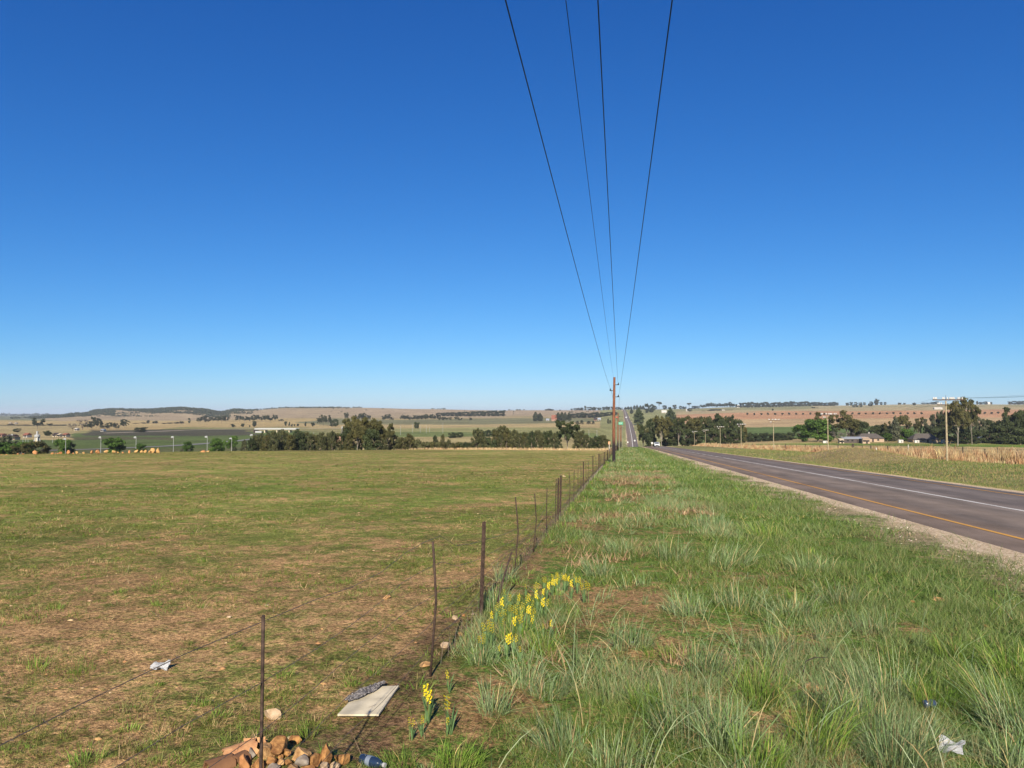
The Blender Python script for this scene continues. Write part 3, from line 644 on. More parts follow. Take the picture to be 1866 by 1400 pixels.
def proto(kind, seed):
    """height 1, width ~1 ; returns (crown mesh, trunk mesh)"""
    g = random.Random(seed); mb = MB(); blobs = []; size = .03; n = 3400; lm = 'olive'; bark = BARK; droop = 0
    if kind in ('eucalypt', 'gum'):
        lm = 'olive' if kind == 'eucalypt' else 'grey'; bark = PALE if kind == 'eucalypt' else BARK
        mb.tube([(0, 0, -.05), (.01, 0, .2), (.03, .01, .42)], [.016, .013, .010], 7)
        for k in range(9):
            a = k * 2.4 + g.random(); e = g.uniform(.18, .42); h = g.uniform(.50, .93); s0 = g.uniform(.2, .42)
            end = Vector((math.cos(a) * e, math.sin(a) * e, h)); md_ = Vector((end.x * .45, end.y * .45, s0 + (h - s0) * .5))
            mb.tube([(0.01, 0, s0), md_, end], [.008, .005, .002], 5)
            for t in range(3):
                blobs.append((end.x + g.gauss(0, .07), end.y + g.gauss(0, .07), end.z + g.gauss(0, .05), g.uniform(.07, .14), g.uniform(.07, .14), g.uniform(.05, .09)))
            blobs.append((md_.x * 1.6, md_.y * 1.6, md_.z + .06, .09, .09, .08)); blobs.append((md_.x * 2.2, md_.y * 2.2, md_.z - .04, .07, .07, .07))
        n = 5200; size = .022; droop = .25
    elif kind == 'round':
        lm = 'dark'; mb.tube([(0, 0, -.05), (0, 0, .4)], [.035, .025], 7)
        for k in range(6): a = k * 1.05; mb.tube([(0, 0, .2), (math.cos(a) * .25, math.sin(a) * .25, .6)], [.02, .005], 5)
        for k in range(24):
            a = g.random() * 6.28; e = g.uniform(.1, .36) ; h = g.uniform(.10, .86); e *= math.sqrt(max(.15, 1 - ((h - .5) / .5) ** 2)) * 1.05
            blobs.append((math.cos(a) * e, math.sin(a) * e, h, g.uniform(.11, .19), g.uniform(.11, .19), g.uniform(.09, .14)))
        n = 4600; size = .026
    elif kind == 'leafy':
        lm = 'green'; mb.tube([(0, 0, -.05), (0, 0, .3)], [.04, .03], 7)
        for k in range(5): a = k * 1.25; mb.tube([(0, 0, .12), (math.cos(a) * .28, math.sin(a) * .28, .5)], [.02, .005], 5)
        for k in range(22):
            a = g.random() * 6.28; h = g.uniform(.14, .84); e = g.uniform(.1, .38) * math.sqrt(max(.2, 1 - ((h - .45) / .58) ** 2))
            blobs.append((math.cos(a) * e, math.sin(a) * e, h, g.uniform(.12, .2), g.uniform(.12, .2), g.uniform(.1, .16)))
        n = 4800; size = .028
    elif kind == 'feather':
        lm = 'feather'; mb.tube([(0, 0, -.05), (.01, 0, .5), (0, .01, .97)], [.022, .014, .004], 6)
        for k in range(20):
            h = .12 + .82 * (k / 19); e = .32 * (1 - h) ** .6 * g.uniform(.5, 1.2) + .03; a = k * 2.4
            mb.tube([(0, 0, h - .06), (math.cos(a) * e, math.sin(a) * e, h + .05)], [.007, .002], 4)
            blobs.append((math.cos(a) * e * .8, math.sin(a) * e * .8, h + .03, g.uniform(.06, .15), g.uniform(.06, .15), g.uniform(.07, .13)))
        n = 3000; size = .024; droop = .5
    elif kind == 'cypress':
        lm = 'far'; mb.tube([(0, 0, -.05), (0, 0, .9)], [.03, .008], 6)
        for k in range(18):
            h = .08 + .84 * k / 17; e = .5 * math.sin(math.pi * min(1, (h * .9 + .16))) ** .7 * .55; a = k * 2.4
            blobs.append((math.cos(a) * e * .5, math.sin(a) * e * .5, h, max(.07, e * .75), max(.07, e * .75), .10))
        n = 2600; size = .03
    elif kind == 'bare':
        lm = 'twig'; mb.tube([(0, 0, -.05), (0, 0, .3)], [.03, .02], 6)
        for k in range(16):
            a = k * 2.4; e = g.uniform(.2, .45); h = g.uniform(.45, .95); mb.tube([(0, 0, g.uniform(.1, .3)), (math.cos(a) * e * .5, math.sin(a) * e * .5, h * .6), (math.cos(a) * e, math.sin(a) * e, h)], [.014, .008, .003], 4)
            blobs.append((math.cos(a) * e, math.sin(a) * e, h * .95, .12, .12, .08))
        n = 900; size = .02
    elif kind == 'bush':
        lm = 'far'; mb.tube([(0, 0, -.08), (0, 0, .4)], [.05, .03], 5)
        for k in range(9):
            a = g.random() * 6.28; e = g.uniform(0, .33); blobs.append((math.cos(a) * e, math.sin(a) * e, g.uniform(.3, .75), g.uniform(.14, .24), g.uniform(.14, .24), g.uniform(.14, .24)))
        n = 1000; size = .05
    elif kind == 'umbrella':
        lm = 'far'; mb.tube([(0, 0, -.05), (.02, 0, .6)], [.03, .02], 6)
        for k in range(7):
            a = k * .9; mb.tube([(.02, 0, .5), (math.cos(a) * .3, math.sin(a) * .3, .8)], [.014, .004], 4); blobs.append((math.cos(a) * .27, math.sin(a) * .27, g.uniform(.75, .88), .2, .2, .09))
        n = 1400; size = .035
    # normalise leaf extents to ~ unit width
    Vv, Q, lv = leaves(blobs, n, size, seed, droop=droop)
    wd = (np.percentile(np.abs(Vv[:, :2]), 97)) * 2; Vv[:, :2] /= wd; zt = np.percentile(Vv[:, 2], 99.6); Vv[:, 2] *= 1 / zt
    me = np_mesh(kind + '_crown', Vv, None, Q); set_f(me, 'lv', lv); me.materials.append(LF[lm])
    for v_ in mb.bm.verts: v_.co.x /= wd; v_.co.y /= wd; v_.co.z /= max(zt, .9)
    bmesh.ops.recalc_face_normals(mb.bm, faces=mb.bm.faces); mt = bpy.data.meshes.new(kind + '_trunk'); mb.bm.to_mesh(mt); mb.bm.free(); mt.materials.append(bark)
    return me, mt
PR = {k: [proto(k, s * 31 + 5) for s in range(c)] for k, c in (('eucalypt', 4), ('gum', 3), ('round', 3), ('leafy', 3), ('feather', 4), ('cypress', 2), ('bare', 2), ('bush', 3), ('umbrella', 2))}
MATV = {}
def recol(me, lm):
    key = (me.name, lm)
    if key not in MATV:
        c = me.copy(); c.materials.clear(); c.materials.append(LF[lm]); MATV[key] = c
    return MATV[key]
NAMES = {'eucalypt': 'eucalyptus_tree', 'gum': 'eucalyptus_tree', 'round': 'round_tree', 'leafy': 'leafy_tree', 'feather': 'feathery_tree', 'cypress': 'cypress_tree', 'bare': 'bare_tree', 'bush': 'bush', 'umbrella': 'flat_topped_tree'}
NT = [0]
def tree(kind, px, ytop, wpx, dep, label, group=None, leaf=None, cat=None):
    g = stand(px, dep); top = CAMH - (ytop - 752) / F * dep; H = max(top - g.z, 1.0); W = wpx * dep / F
    cr, tk = PR[kind][NT[0] % len(PR[kind])]; NT[0] += 1
    if leaf: cr = recol(cr, leaf)
    e = empty(NAMES[kind], g, (NT[0] * 1.7) % 6.28, label=label, cat=cat or ('bush' if kind == 'bush' else 'tree'), group=group); e.scale = (W, W * rnd.uniform(.8, 1.1), H)
    for nm, me in (('crown', cr), ('trunk', tk)):
        o = bpy.data.objects.new(nm, me); COL.objects.link(o); o.parent = e
    return e
def trees(lst, desc, group, dep=None, cat=None):
    """lst of (kind, px, ytop, w, dep[, leaf]) sorted to give each its own label"""
    lst = sorted(lst, key=lambda t: t[1])
    for i_, t in enumerate(lst):
        kind, px, yt, w = t[:4]; d_ = t[4] if len(t) > 4 and t[4] else dep; lf = t[5] if len(t) > 5 else None
        tree(kind, px, yt, w, d_, '%s, %s' % (desc, ordn(i_, len(lst))) if len(lst) > 1 else desc, group, lf, cat)
Wd = [0]
# left, below the edge of the field
tree('round', 6, 796, 62, 270, 'large dark grey-green tree at the left edge beside a lamp post', leaf='grey')
tree('leafy', -10, 806, 56, 235, 'dark green bushy tree cut by the left edge of the photo')
tree('leafy', 24, 810, 40, 232, 'low dark green tree between the left edge and the pale bush')
tree('eucalypt', 40, 807, 30, 228, 'pale yellow-green bush among the dark trees at far left', leaf='olive')
tree('leafy', 52, 806, 34, 236, 'green rounded tree below the white water tower')
tree('round', 72, 804, 32, 240, 'olive green tree right of the water tower base', leaf='olive')
tree('leafy', 115, 801, 26, 300, 'round bright green tree just left of the lamp post by the boulders', leaf='green')
tree('round', 128, 803, 18, 305, 'dark half of the tree pair behind the second lamp post')
tree('leafy', 209, 798, 36, 300, 'wide round green tree between two lamp posts behind the boulders')
tree('leafy', 258, 809, 18, 290, 'small green tree directly behind the yellow boulders')
tree('leafy', 344, 805, 18, 320, 'small round green tree standing alone right of the fifth lamp post')
tree('leafy', 393, 799, 20, 320, 'dense green tree, left one of a touching pair')
tree('round', 405, 801, 14, 322, 'darker tree, right one of a touching pair', leaf='green')
tree('leafy', 423, 795, 21, 350, 'green tree with a slanting crown just before the feathery tree row')
tree('feather', 446, 802, 13, 300, 'thin grey feathery tree left of the long tree row')
tree('bush', 333, 818, 5, 260, 'tiny dark shrub behind the field edge near a lamp post')
tree('bush', 427, 815, 9, 260, 'low dark shrub at the foot of a grey post')
tree('bush', 345, 819, 8, 260, 'low shrub beneath the small round green tree')
T = []
for (p_, t_, w_) in [(459,799,13),(466,793,14),(476,790,13),(485,793,14),(492,788,13),(500,785,14),(508,789,13),(514,783,15),(522,787,14),(529,792,12),(536,791,12),(543,783,15),(551,787,13),(558,787,13),(566,792,12),(573,792,12),(581,793,13),(586,788,12),(593,795,12),(600,790,12),(606,786,13),(613,790,12)]:
    T.append(('feather', p_, t_, w_ * 1.35, 225 + (p_ * 7 % 23), ['feather', 'olive', 'feather', 'dark'][p_ % 4]))
trees(T, 'feathery dull green tree in the long row behind the field', 'row of feathery trees behind the field')
trees([('eucalypt', 641, 764, 30, 240, 'olive'), ('eucalypt', 652, 759, 34, 236, 'olive'), ('round', 640, 780, 30, 238, 'dark'), ('eucalypt', 667, 771, 28, 242, 'dark'), ('eucalypt', 683, 762, 38, 238, 'olive'), ('round', 676, 783, 30, 232, 'dark'), ('eucalypt', 694, 768, 24, 240, 'olive'), ('eucalypt', 707, 772, 19, 246, 'olive')], 'tall olive eucalyptus in the highest clump behind the field', 'clump of tall eucalyptus')
T = []
for (p_, t_, w_) in [(626,797,16),(635,795,16),(660,795,18),(688,796,16),(700,800,14),(718,793,20),(728,798,14),(735,797,14),(747,791,20),(755,801,12),(762,801,13),(772,806,12),(782,805,12),(787,806,10),(793,794,9),(800,805,12),(807,792,9),(812,805,10),(818,801,8),(827,807,10),(835,806,12),(845,806,12),(853,806,10),(861,806,10),(868,781,17),(876,784,16),(882,797,12),(889,797,11),(897,802,12)]:
    T.append(('feather' if (w_ > 13 or w_ < 10) else 'bush', p_, t_, w_ * 1.25, 232 + (p_ * 5 % 19), ['feather', 'dark', 'feather', 'olive'][p_ % 4]))
trees(T, 'scrubby tree in the ragged middle stretch behind the field', 'scrubby trees behind the middle of the field')
T = []
for (p_, t_, w_) in [(903,783,14),(911,779,14),(916,776,16),(923,781,14),(930,785,14),(938,783,14),(946,789,12),(955,788,13),(962,789,12),(969,786,13),(978,784,14),(986,788,12),(993,787,12),(1001,785,14),(1010,789,12),(1017,787,12),(1052,786,13),(1060,785,14),(1068,792,12),(1077,797,12),(1085,795,12),(1093,794,12),(1100,793,11),(1107,800,10)]:
    T.append(('feather', p_, t_, w_ * 1.3, 236 + (p_ * 7 % 19), ['feather', 'dark', 'feather', 'olive'][p_ % 4]))
trees(T, 'dark feathery tree in the row left of the brown pole', 'row of feathery trees left of the brown pole')
tree('eucalypt', 1034, 767, 42, 250, 'broad eucalyptus with pale limbs rising above the feathery row', leaf='dark')
# middle distance
trees([('round', p_, t_, w_, d_, 'dark') for p_, t_, w_, d_ in [(823,788,12,520),(831,789,12,525),(839,788,10,530),(880,785,14,540),(890,784,12,545),(900,783,12,550)]], 'dark bush in the short hedge on the tan field', 'hedge bushes on the tan field')
tree('round', 760, 769, 10, 950, 'single round dark bush on the open tan slope', leaf='dark')
trees([('feather', p_, t_, w_, d_, 'far') for p_, t_, w_, d_ in [(1052,767,7,1150),(1060,766,7,1160),(1073,767,8,1165),(1081,767,6,1170),(1108,763,4,1150),(1112,766,4,1155)]], 'small grey-green tree on the slope left of the pole', 'small trees on the slope')
trees([('cypress', 976, 751, 10, 1500, 'far'), ('cypress', 984, 753, 10, 1505, 'far'), ('cypress', 1017, 752, 9, 1500, 'far'), ('cypress', 1024, 751, 9, 1500, 'far'), ('cypress', 1030, 752, 8, 1500, 'far'), ('cypress', 1037, 752, 8, 1500, 'far')], 'dark pointed conifer near the red roofed farmhouse', 'conifers near the red roofed farmhouse')
trees([('round', 1046 + k * 9, 754 - (k % 3) - k * .25, 14, 1750 + k * 5, 'far') for k in range(9)], 'dark tree in the windbreak behind the brown pole', 'windbreak behind the brown pole')
# left middle distance
tree('eucalypt', 69, 762, 20, 1000, 'tall dark tree rising above the water tower', leaf='far')
trees([('round', p_, t_, 13, 1300, 'far') for p_, t_ in [(3,775),(12,775),(21,773),(30,774),(39,775),(48,774),(57,777),(78,774),(90,772),(98,775),(106,774),(114,774)]], 'dark tree in the hedge line at the far left', 'far left hedge line')
tree('round', 32, 781, 12, 850, 'solitary dark green tree above the dark roofed house', leaf='dark'); tree('round', 87, 785, 14, 700, 'round green tree right of the water tower on the tan field', leaf='dark')
trees([('bare', 133, 772, 16, 950), ('bare', 151, 765, 18, 1000, 'twig')], 'grey nearly leafless tree beside the small farm wood', 'leafless trees by the small farm wood')
trees([('eucalypt', p_, t_, w_, d_, 'far') for p_, t_, w_, d_ in [(160,772,14,1000),(168,768,18,1010),(176,760,14,1040),(182,765,14,1020),(190,775,14,1000),(200,771,14,1010),(208,770,14,1000),(214,775,10,1000),(228,764,15,1050),(223,768,8,1060)]], 'dark tree of the small farm wood on the left plain', 'small farm wood')
tree('round', 255, 779, 23, 850, 'wide low green bush on the tan strip', leaf='dark')
trees([('round', p_, t_, w_, 1500 + p_ % 60, 'far') for p_, t_, w_ in [(248,771,10),(262,770,12),(270,766,5),(281,768,5),(285,767,5),(300,771,8),(310,770,10),(322,769,8),(332,768,8),(345,762,4)]], 'low dark bush on the foot of the left hill', 'bushes at the foot of the left hill')
trees([('eucalypt', p_, t_, w_, 1500 + p_ % 40, 'far') for p_, t_, w_ in [(362,761,10),(370,758,12),(377,763,8),(388,760,12),(396,759,12),(404,758,13),(412,758,12),(437,757,14),(446,759,12),(455,760,12),(463,758,12),(469,756,12),(478,759,12),(485,757,14),(493,759,12),(502,756,10),(512,764,10)]], 'blue-green tree in the wood below the two low hills', 'wood below the two low hills')
trees([('bush', p_, t_, w_, 1150, 'far') for p_, t_, w_ in [(425,773,8),(443,772,7),(455,775,3),(463,767,8),(521,768,5),(527,769,3),(532,773,3),(537,773,3),(543,772,4),(557,769,5),(570,770,7)]], 'dot-like bush scattered on the tan strip before the bridge', 'scattered bushes on the tan strip')
trees([('gum', 590, 756, 14, 1200, 'far'), ('eucalypt', 598, 757, 12, 1210, 'far'), ('gum', 583, 762, 10, 1200, 'far')], 'grey tree in the trio right of the bridge', 'trio of grey trees')
trees([('round', 606, 766, 8, 1150), ('round', 612, 764, 9, 1150)], 'very dark bush in the pair right of the grey trio', 'pair of very dark bushes')
trees([('eucalypt', p_, t_, w_, 1500 + p_ % 50, 'far') for p_, t_, w_ in [(631,753,9),(652,755,10),(658,753,10),(665,753,9),(672,757,8),(700,757,10),(706,755,11),(714,760,8),(733,757,9),(741,757,12),(749,760,10),(757,757,12),(764,757,12),(772,756,12),(780,755,12),(787,755,11),(795,757,10),(803,759,10),(812,760,10),(820,760,8),(831,759,7),(838,761,8),(858,761,5)]], 'dark tree in the broken belt across the middle plain', 'broken tree belt across the middle plain')
trees([('round', 800 + k * 8.2, 752.5 - k * .33, 11, 2050, 'far') for k in range(15)], 'tiny dark tree in the thin belt below the skyline', 'thin belt below the skyline')
# skyline
trees([('round', p_, t_, w_, 2900, 'far') for p_, t_, w_ in [(902,749,5),(995,746,5),(1000,745,8),(1006,746,8),(1020,747,4),(1042,745,5),(1050,744,10),(1058,743,9),(1067,740,4),(1075,742,10),(1083,742,9),(1092,743,8),(1100,742,9),(1108,741,9),(1116,741,9),(1125,742,8),(1131,743,6)]], 'dark skyline tree left of where the road vanishes', 'skyline trees left of the road')
trees([('round' if p_ > 1173 else 'cypress', p_, t_, w_, d_, 'far') for p_, t_, w_, d_ in [(1140,742,5,2900),(1145,741,5,2900),(1150,741,5,2900),(1156,739,5,2900),(1161,738,5,2900),(1167,739,5,2900),(1172,739,5,2900),(1179,736,8,2000),(1188,737,10,2050),(1194,740,7,2900),(1211,739,9,2900),(1220,742,5,2900),(1229,738,8,2900),(1240,740,6,2900),(1247,741,8,2900),(1264,740,8,2900),(1272,740,8,2900)]], 'dark skyline tree just right of the road', 'skyline trees right of the road')
tree('umbrella', 1201, 732.5, 10, 2850, 'tallest flat-crowned tree on the skyline right of the road'); tree('umbrella', 1256, 734.5, 7, 2850, 'small umbrella-shaped tree on the skyline, right of the tallest')
trees([('eucalypt', 1281 + k * 5.9, [738,736,735,734,736,735,736,735,733,737,736,739][k], 9.5, 2700, 'far') for k in range(12)], 'tree of the dark skyline wood above the ploughed field', 'dark skyline wood')
trees([('round', p_, t_, w_, 2200, 'far') for p_, t_, w_ in [(1282,751,10),(1294,747,10),(1300,746,12),(1309,746,12),(1318,748,10),(1326,747,10),(1331,748,8),(1257,744,8)]], 'dark tree of the clump just under the skyline wood', 'clump under the skyline wood')
trees([('round', 1352 + k * 6.2, 734.5 - (k % 4) * .6 - (1.2 if 12 < k < 22 else 0), 9, 2850, 'far') for k in range(28)], 'tree of the long flat plantation on the skyline', 'long skyline plantation')
trees([('round', p_, t_, w_, 3000, 'far') for p_, t_, w_ in [(1526,734,5),(1544,734,6),(1552,733,6),(1560,733,6),(1568,733.5,6),(1576,733.5,5),(1588,732,6),(1598,727,9),(1606,733,5),(1613,733,5),(1640,734,6),(1648,734.5,6),(1683,734,7),(1691,734,7),(1699,733,8),(1707,732,8),(1781,731,4),(1788,733,8),(1797,732,8),(1805,733,6),(1842,732,8),(1850,731,8),(1858,731,8),(1866,731,8)]], 'small dark skyline tree above the right-hand fields', 'skyline trees above the right-hand fields')
trees([('round', p_, t_, w_, d_, 'far') for p_, t_, w_, d_ in [(1408,745,4,2000),(1483,742,7,2300),(1489,743,6,2300),(1556,738,6,2500),(1562,738,5,2500),(1569,737,5,2500),(1587,735,8,2600),(1666,734,7,2650)]], 'lone dark bush on the pale field under the skyline', 'lone bushes under the skyline')
T = [('bush', 1362 + k * 12.7, 752.4 - k * .06 + (k * 7 % 3) * .4, 4.2, hit(1362 + k * 12.7, 757.2 - k * .06, 700)[1], 'far') for k in range(38) if k not in (10, 12, 13, 26, 27, 28, 29)]
trees(T, 'dot-like bush in the straight row across the ploughed field', 'row of bushes across the ploughed field')
tree('cypress', 1164, 744, 16, 1050, 'tall dark oval tree at the left of the roadside wood', leaf='dark'); tree('cypress', 1222, 744, 17, 1000, 'tall dark oval tree above the middle of the roadside wood', leaf='dark'); tree('cypress', 1151, 745, 6, 1900, 'small dark oval tree beside the climbing road')
trees([(k_, p_, t_, w_, d_, l_) for k_, p_, t_, w_, d_, l_ in [('eucalypt',1172,775,20,430,'olive'),('eucalypt',1181,770,26,420,'dark'),('eucalypt',1190,764,24,440,'dark'),('eucalypt',1205,759,30,400,'olive'),('round',1186,790,20,410,'dark'),('gum',1220,763,24,420,'olive'),('round',1214,782,24,430,'dark'),('eucalypt',1236,762,26,410,'dark'),('round',1228,785,22,415,'dark'),('eucalypt',1250,759,26,430,'olive'),('round',1262,762,26,440,'olive'),('round',1248,782,26,420,'dark'),('eucalypt',1274,760,24,450,'dark'),('round',1268,785,26,430,'dark'),('eucalypt',1288,761,22,450,'olive'),('round',1301,755,26,440,'dark'),('round',1295,780,28,430,'dark'),('round',1318,758,26,450,'dark'),('feather',1332,757,22,455,'dark'),('round',1326,780,28,440,'dark'),('round',1343,765,24,450,'dark'),('round',1352,776,22,455,'olive'),('round',1340,790,26,440,'dark')]], 'dark eucalyptus or broadleaf of the roadside wood', 'roadside wood right of the road')
trees([('round', 1362 + k * 9, 789 + (k * 5 % 3) - (1 if k > 6 else 0), 17, 520 + k * 3, 'dark') for k in range(10)], 'dark shrub in the hedge left of the bright green tree', 'dark hedge left of the farm')
tree('leafy', 1490, 764, 42, 440, 'bright green broad tree behind the second roadside pole, left of the farm'); tree('leafy', 1462, 775, 34, 445, 'darker green tree at the left end of the farm trees'); tree('leafy', 1512, 772, 26, 446, 'green tree touching the second roadside pole on its right', leaf='dark')
tree('gum', 1500, 752, 34, 470, 'olive tree crown showing behind the bright green tree', leaf='olive')
tree('eucalypt', 1543, 749, 46, 450, 'big rounded olive eucalyptus above the metal roofed shed', leaf='olive'); tree('round', 1555, 765, 26, 455, 'olive lower half of the big eucalyptus above the shed', leaf='olive')
tree('round', 1571, 769, 22, 450, 'round dark green tree above the left thatched house')
tree('bare', 1527, 787, 26, 430, 'grey leafless bush beside the shed'); tree('bare', 1548, 788, 20, 432, 'grey leafless bush behind the shed roof')
trees([('round',1592,778,22,462,'dark'),('leafy',1606,774,24,460,'dark'),('leafy',1619,782,26,455,'dark'),('leafy',1614,790,20,450,'green'),('eucalypt',1618,768,12,455,'olive')], 'dark green tree between the two thatched houses', 'trees between the two thatched houses')
tree('cypress', 1631, 759, 15, 450, 'grey pointed conifer between the two thatched houses', leaf='grey'); tree('round', 1647, 758, 26, 455, 'tall brown-green tree right of the pointed conifer', leaf='olive'); tree('leafy', 1647, 782, 24, 450, 'green bushy tree left of the right thatched house'); tree('eucalypt', 1672, 761, 14, 455, 'slim tree above the left end of the right thatched roof', leaf='olive')
trees([('gum',1693,764,22,450,'grey'),('gum',1704,750,20,455,'grey'),('round',1695,779,26,445,'dark'),('eucalypt',1716,756,22,450,'dark'),('round',1715,778,28,445,'dark'),('round',1706,791,14,450,'dark')], 'dark tree behind the right thatched house', 'trees behind the right thatched house')
tree('eucalypt', 1744, 725, 46, 400, 'tallest eucalyptus with pale limbs beside the nearest roadside pole', leaf='olive'); tree('eucalypt', 1770, 729, 28, 410, 'second tall eucalyptus joined to the tallest on its right', leaf='olive')
trees([('round',1738,775,26,420,'dark'),('round',1757,780,26,425,'dark'),('leafy',1762,790,20,415,'dark')], 'dark undergrowth tree at the foot of the tallest eucalyptus', 'undergrowth below the tallest eucalyptus')
tree('gum', 1786, 759, 24, 430, 'grey-green tree in the gap right of the tall eucalypts', leaf='grey')
trees([('round',1778,785,22,420,'dark'),('round',1800,782,28,425,'dark'),('round',1812,766,28,430,'dark'),('eucalypt',1824,775,28,428,'dark'),('eucalypt',1842,743,32,420,'dark'),('round',1838,768,36,420,'dark'),('round',1860,750,34,425,'dark'),('round',1858,778,34,415,'dark'),('round',1825,788,28,418,'dark'),('round',1884,752,34,425,'dark'),('round',1884,780,34,415,'dark')], 'very dark tree in the mass at the right edge', 'dark tree mass at the right edge')

# hillside bush cover: nobody could count it
Vv = []; 
def hillpts(k, p0, p1, u0, u1):
    p_ = p0 + rng.random(k) * (p1 - p0); u_ = u0 + rng.random(k) * (u1 - u0); vv = (p_ - 933) / F * u_
    return u_ * FW[0] + vv * RT[0], u_ * FW[1] + vv * RT[1], p_, u_
PXs = []
for (k, p0, p1, u0, u1, th) in [(2600, 55, 210, 2350, 2980, .34), (4200, 165, 470, 2750, 3100, .40), (2200, 190, 460, 2450, 2950, .50), (1400, 170, 420, 2200, 2800, .57), (420, 440, 620, 2900, 3060, .44), (500, 560, 960, 2930, 3050, .58), (260, 20, 110, 2300, 2900, .40), (220, 0, 90, 4000, 8000, .5), (160, 600, 1100, 1900, 2800, .6)]:
    a_, b_, p_, u_ = hillpts(k, p0, p1, u0, u1); w_ = fbm(a_, b_, 110, 130, 3); kp = w_ > th; PXs.append(np.stack([a_[kp], b_[kp]], -1))
P = np.concatenate(PXs); k = len(P); z_ = ground_h(P[:, 0], P[:, 1]); nl = 16
sz = (2.2 + rng.random(k) ** 2 * 3.6) * (1 + sstep(3500, 8000, np.hypot(P[:, 0], P[:, 1])) * 2)
c3 = np.stack([P[:, 0], P[:, 1], z_], -1)
d = rng.normal(0, 1, (k, nl, 3)); d /= np.linalg.norm(d, axis=2)[..., None]; cc = c3[:, None] + d * sz[:, None, None] * np.array([.75, .75, .45]) + np.array([0, 0, 1]) * sz[:, None, None] * .4
t = rng.normal(0, 1, (k, nl, 3, 3)); t /= np.linalg.norm(t, axis=3)[..., None]
VV = (cc[:, :, None] + t * sz[:, None, None, None] * .5).reshape(-1, 3)
me = np_mesh('hillside_scrub', VV, np.arange(len(VV)).reshape(-1, 3)); set_f(me, 'lv', np.repeat(rng.random(k * nl), 3)); tag(link_mesh('hillside_scrub', me, LF['far']), 'dark green scrub covering the low hills', 'scrub', None, 'stuff')

# ------------------------------------------------------------------ wire fence on the left of the verge
RUST = mat('rusty_steel', (.075, .048, .036), .8, .5, 30, bump=.3); WIRE = mat('old_wire', (.15, .12, .10), .6, .3, 10, metal=.3)
FX = -1.75
def fdist(px): return (F * 1.75 / (1138 - px) / .9887 - .2625) / .9887
fence = empty('wire_fence', (FX, 4, gh(FX, 4)), label='rusty wire fence with thin leaning droppers beside the bare field', cat='fence')
fo = Vector(fence.location)
def floc(y, h, dx=0): return Vector((FX + dx, y, gh(FX, y) + h)) - fo
posts = []   # (y, height, radius, topdx, kind)
posts.append((fdist(482), 1.30, .0085, 0.008, 'd'))
for (bx, dx, k_, h_) in [(785,.025,'d',1.21),(877,.04,'p',1.14),(937,.02,'d',1.22),(971,.03,'d',1.12),(995,.02,'d',1.08),(1012,.02,'d',1.15),(1016,.02,'p',1.13),(1020,.03,'p',1.18),(1036,.01,'d',1.1),(1045,.02,'d',1.1),(1053,0,'d',1.1),(1058,0,'d',1.1),(1062,.02,'p',1.2),(1067,0,'d',1.15),(1071.6,0,'d',1.15),(1080,0,'p',1.25),(1085,0,'d',1.1),(1090,.02,'p',1.25)]:
    posts.append((fdist(bx), h_, .011 if k_ == 'd' else .026, dx, k_))
yy = posts[-1][0] + 3; i_ = 0
while yy < 178: posts.append((yy, 1.15, .013 if i_ % 4 else .035, 0, 'd' if i_ % 4 else 'p')); yy += 2.9; i_ += 1
for (y_, h_, r_, dx, k_) in posts:
    mb = MB(); bend = (rnd.gauss(0, .016) + (.035 if 6 < y_ < 15 else 0)) if k_ == 'd' else 0
    if k_ == 'd': mb.tube([floc(y_, -.1), floc(y_, h_ * .3, dx * .3 + bend * .6), floc(y_, h_ * .55, dx * .6 + bend), floc(y_, h_ * .8, dx * .8 + bend * .5), floc(y_, h_, dx)], [r_] * 5, 6)
    else:   # Y-section standard
        for a in (90, 210, 330):
            c_, s_ = math.cos(R(a)), math.sin(R(a)); b0 = floc(y_, -.1); b1 = floc(y_, h_, dx); w = Vector((c_, s_, 0)) * r_; t_ = Vector((-s_, c_, 0)) * r_ * .14
            mb.poly([b0 + t_, b0 - t_, b0 + w - t_, b0 + w + t_, b1 + t_, b1 - t_, b1 + w - t_, b1 + w + t_], [(0, 1, 2, 3), (4, 7, 6, 5), (0, 4, 5, 1), (1, 5, 6, 2), (2, 6, 7, 3), (3, 7, 4, 0)])
    mb.build('post' if k_ == 'p' else 'dropper', RUST, fence, smooth=(k_ == 'd'))
for wi, hw in enumerate((1.24, .98, .74, .50, .26)):
    mb = MB(); P_ = []
    for y_ in np.arange(-8, 178, .6 if wi < 9 else 1):
        sl = .03 * math.sin(y_ * .9 + wi * 2) + .02 * math.sin(y_ * 2.3 + wi); drop = 0
        if 7 < y_ < 20: drop = -.5 * hw * math.sin((y_ - 7) / 13 * math.pi) ** .6 * (.85 if wi < 3 else .4)   # slack wires between here
        P_.append(floc(y_, hw * (.98 + .03 * (y_ < 4.5)) + sl * .5 + drop, .02 * math.sin(y_ * 1.7 + wi)))
    mb.tube(P_, [.0014 + .00003 * i_ for i_ in range(len(P_))], 4, cap=False)
    for q_ in range(0, 150):      # barbs close by
        y_ = 1.5 + q_ * .14
        if y_ > 14 or wi > 3: break
        j_ = (y_ + 8) / .6; a_ = P_[int(j_)]; b_ = P_[int(j_) + 1]; c_ = a_.lerp(b_, j_ - int(j_)); s_ = rnd.random() * 3
        mb.tube([c_ + Vector((math.cos(s_), .3, math.sin(s_))) * .014, c_ - Vector((math.cos(s_), -.3, math.sin(s_))) * .014], .0012, 3, cap=False)
    mb.build('wire', WIRE, fence)
mb = MB()
for y_ in np.arange(7, 60, .28):
    mb.tube([floc(y_, .0), floc(y_ + .05, .2, .01), floc(y_, .3)], .0018 + .00004 * y_, 3, cap=False)
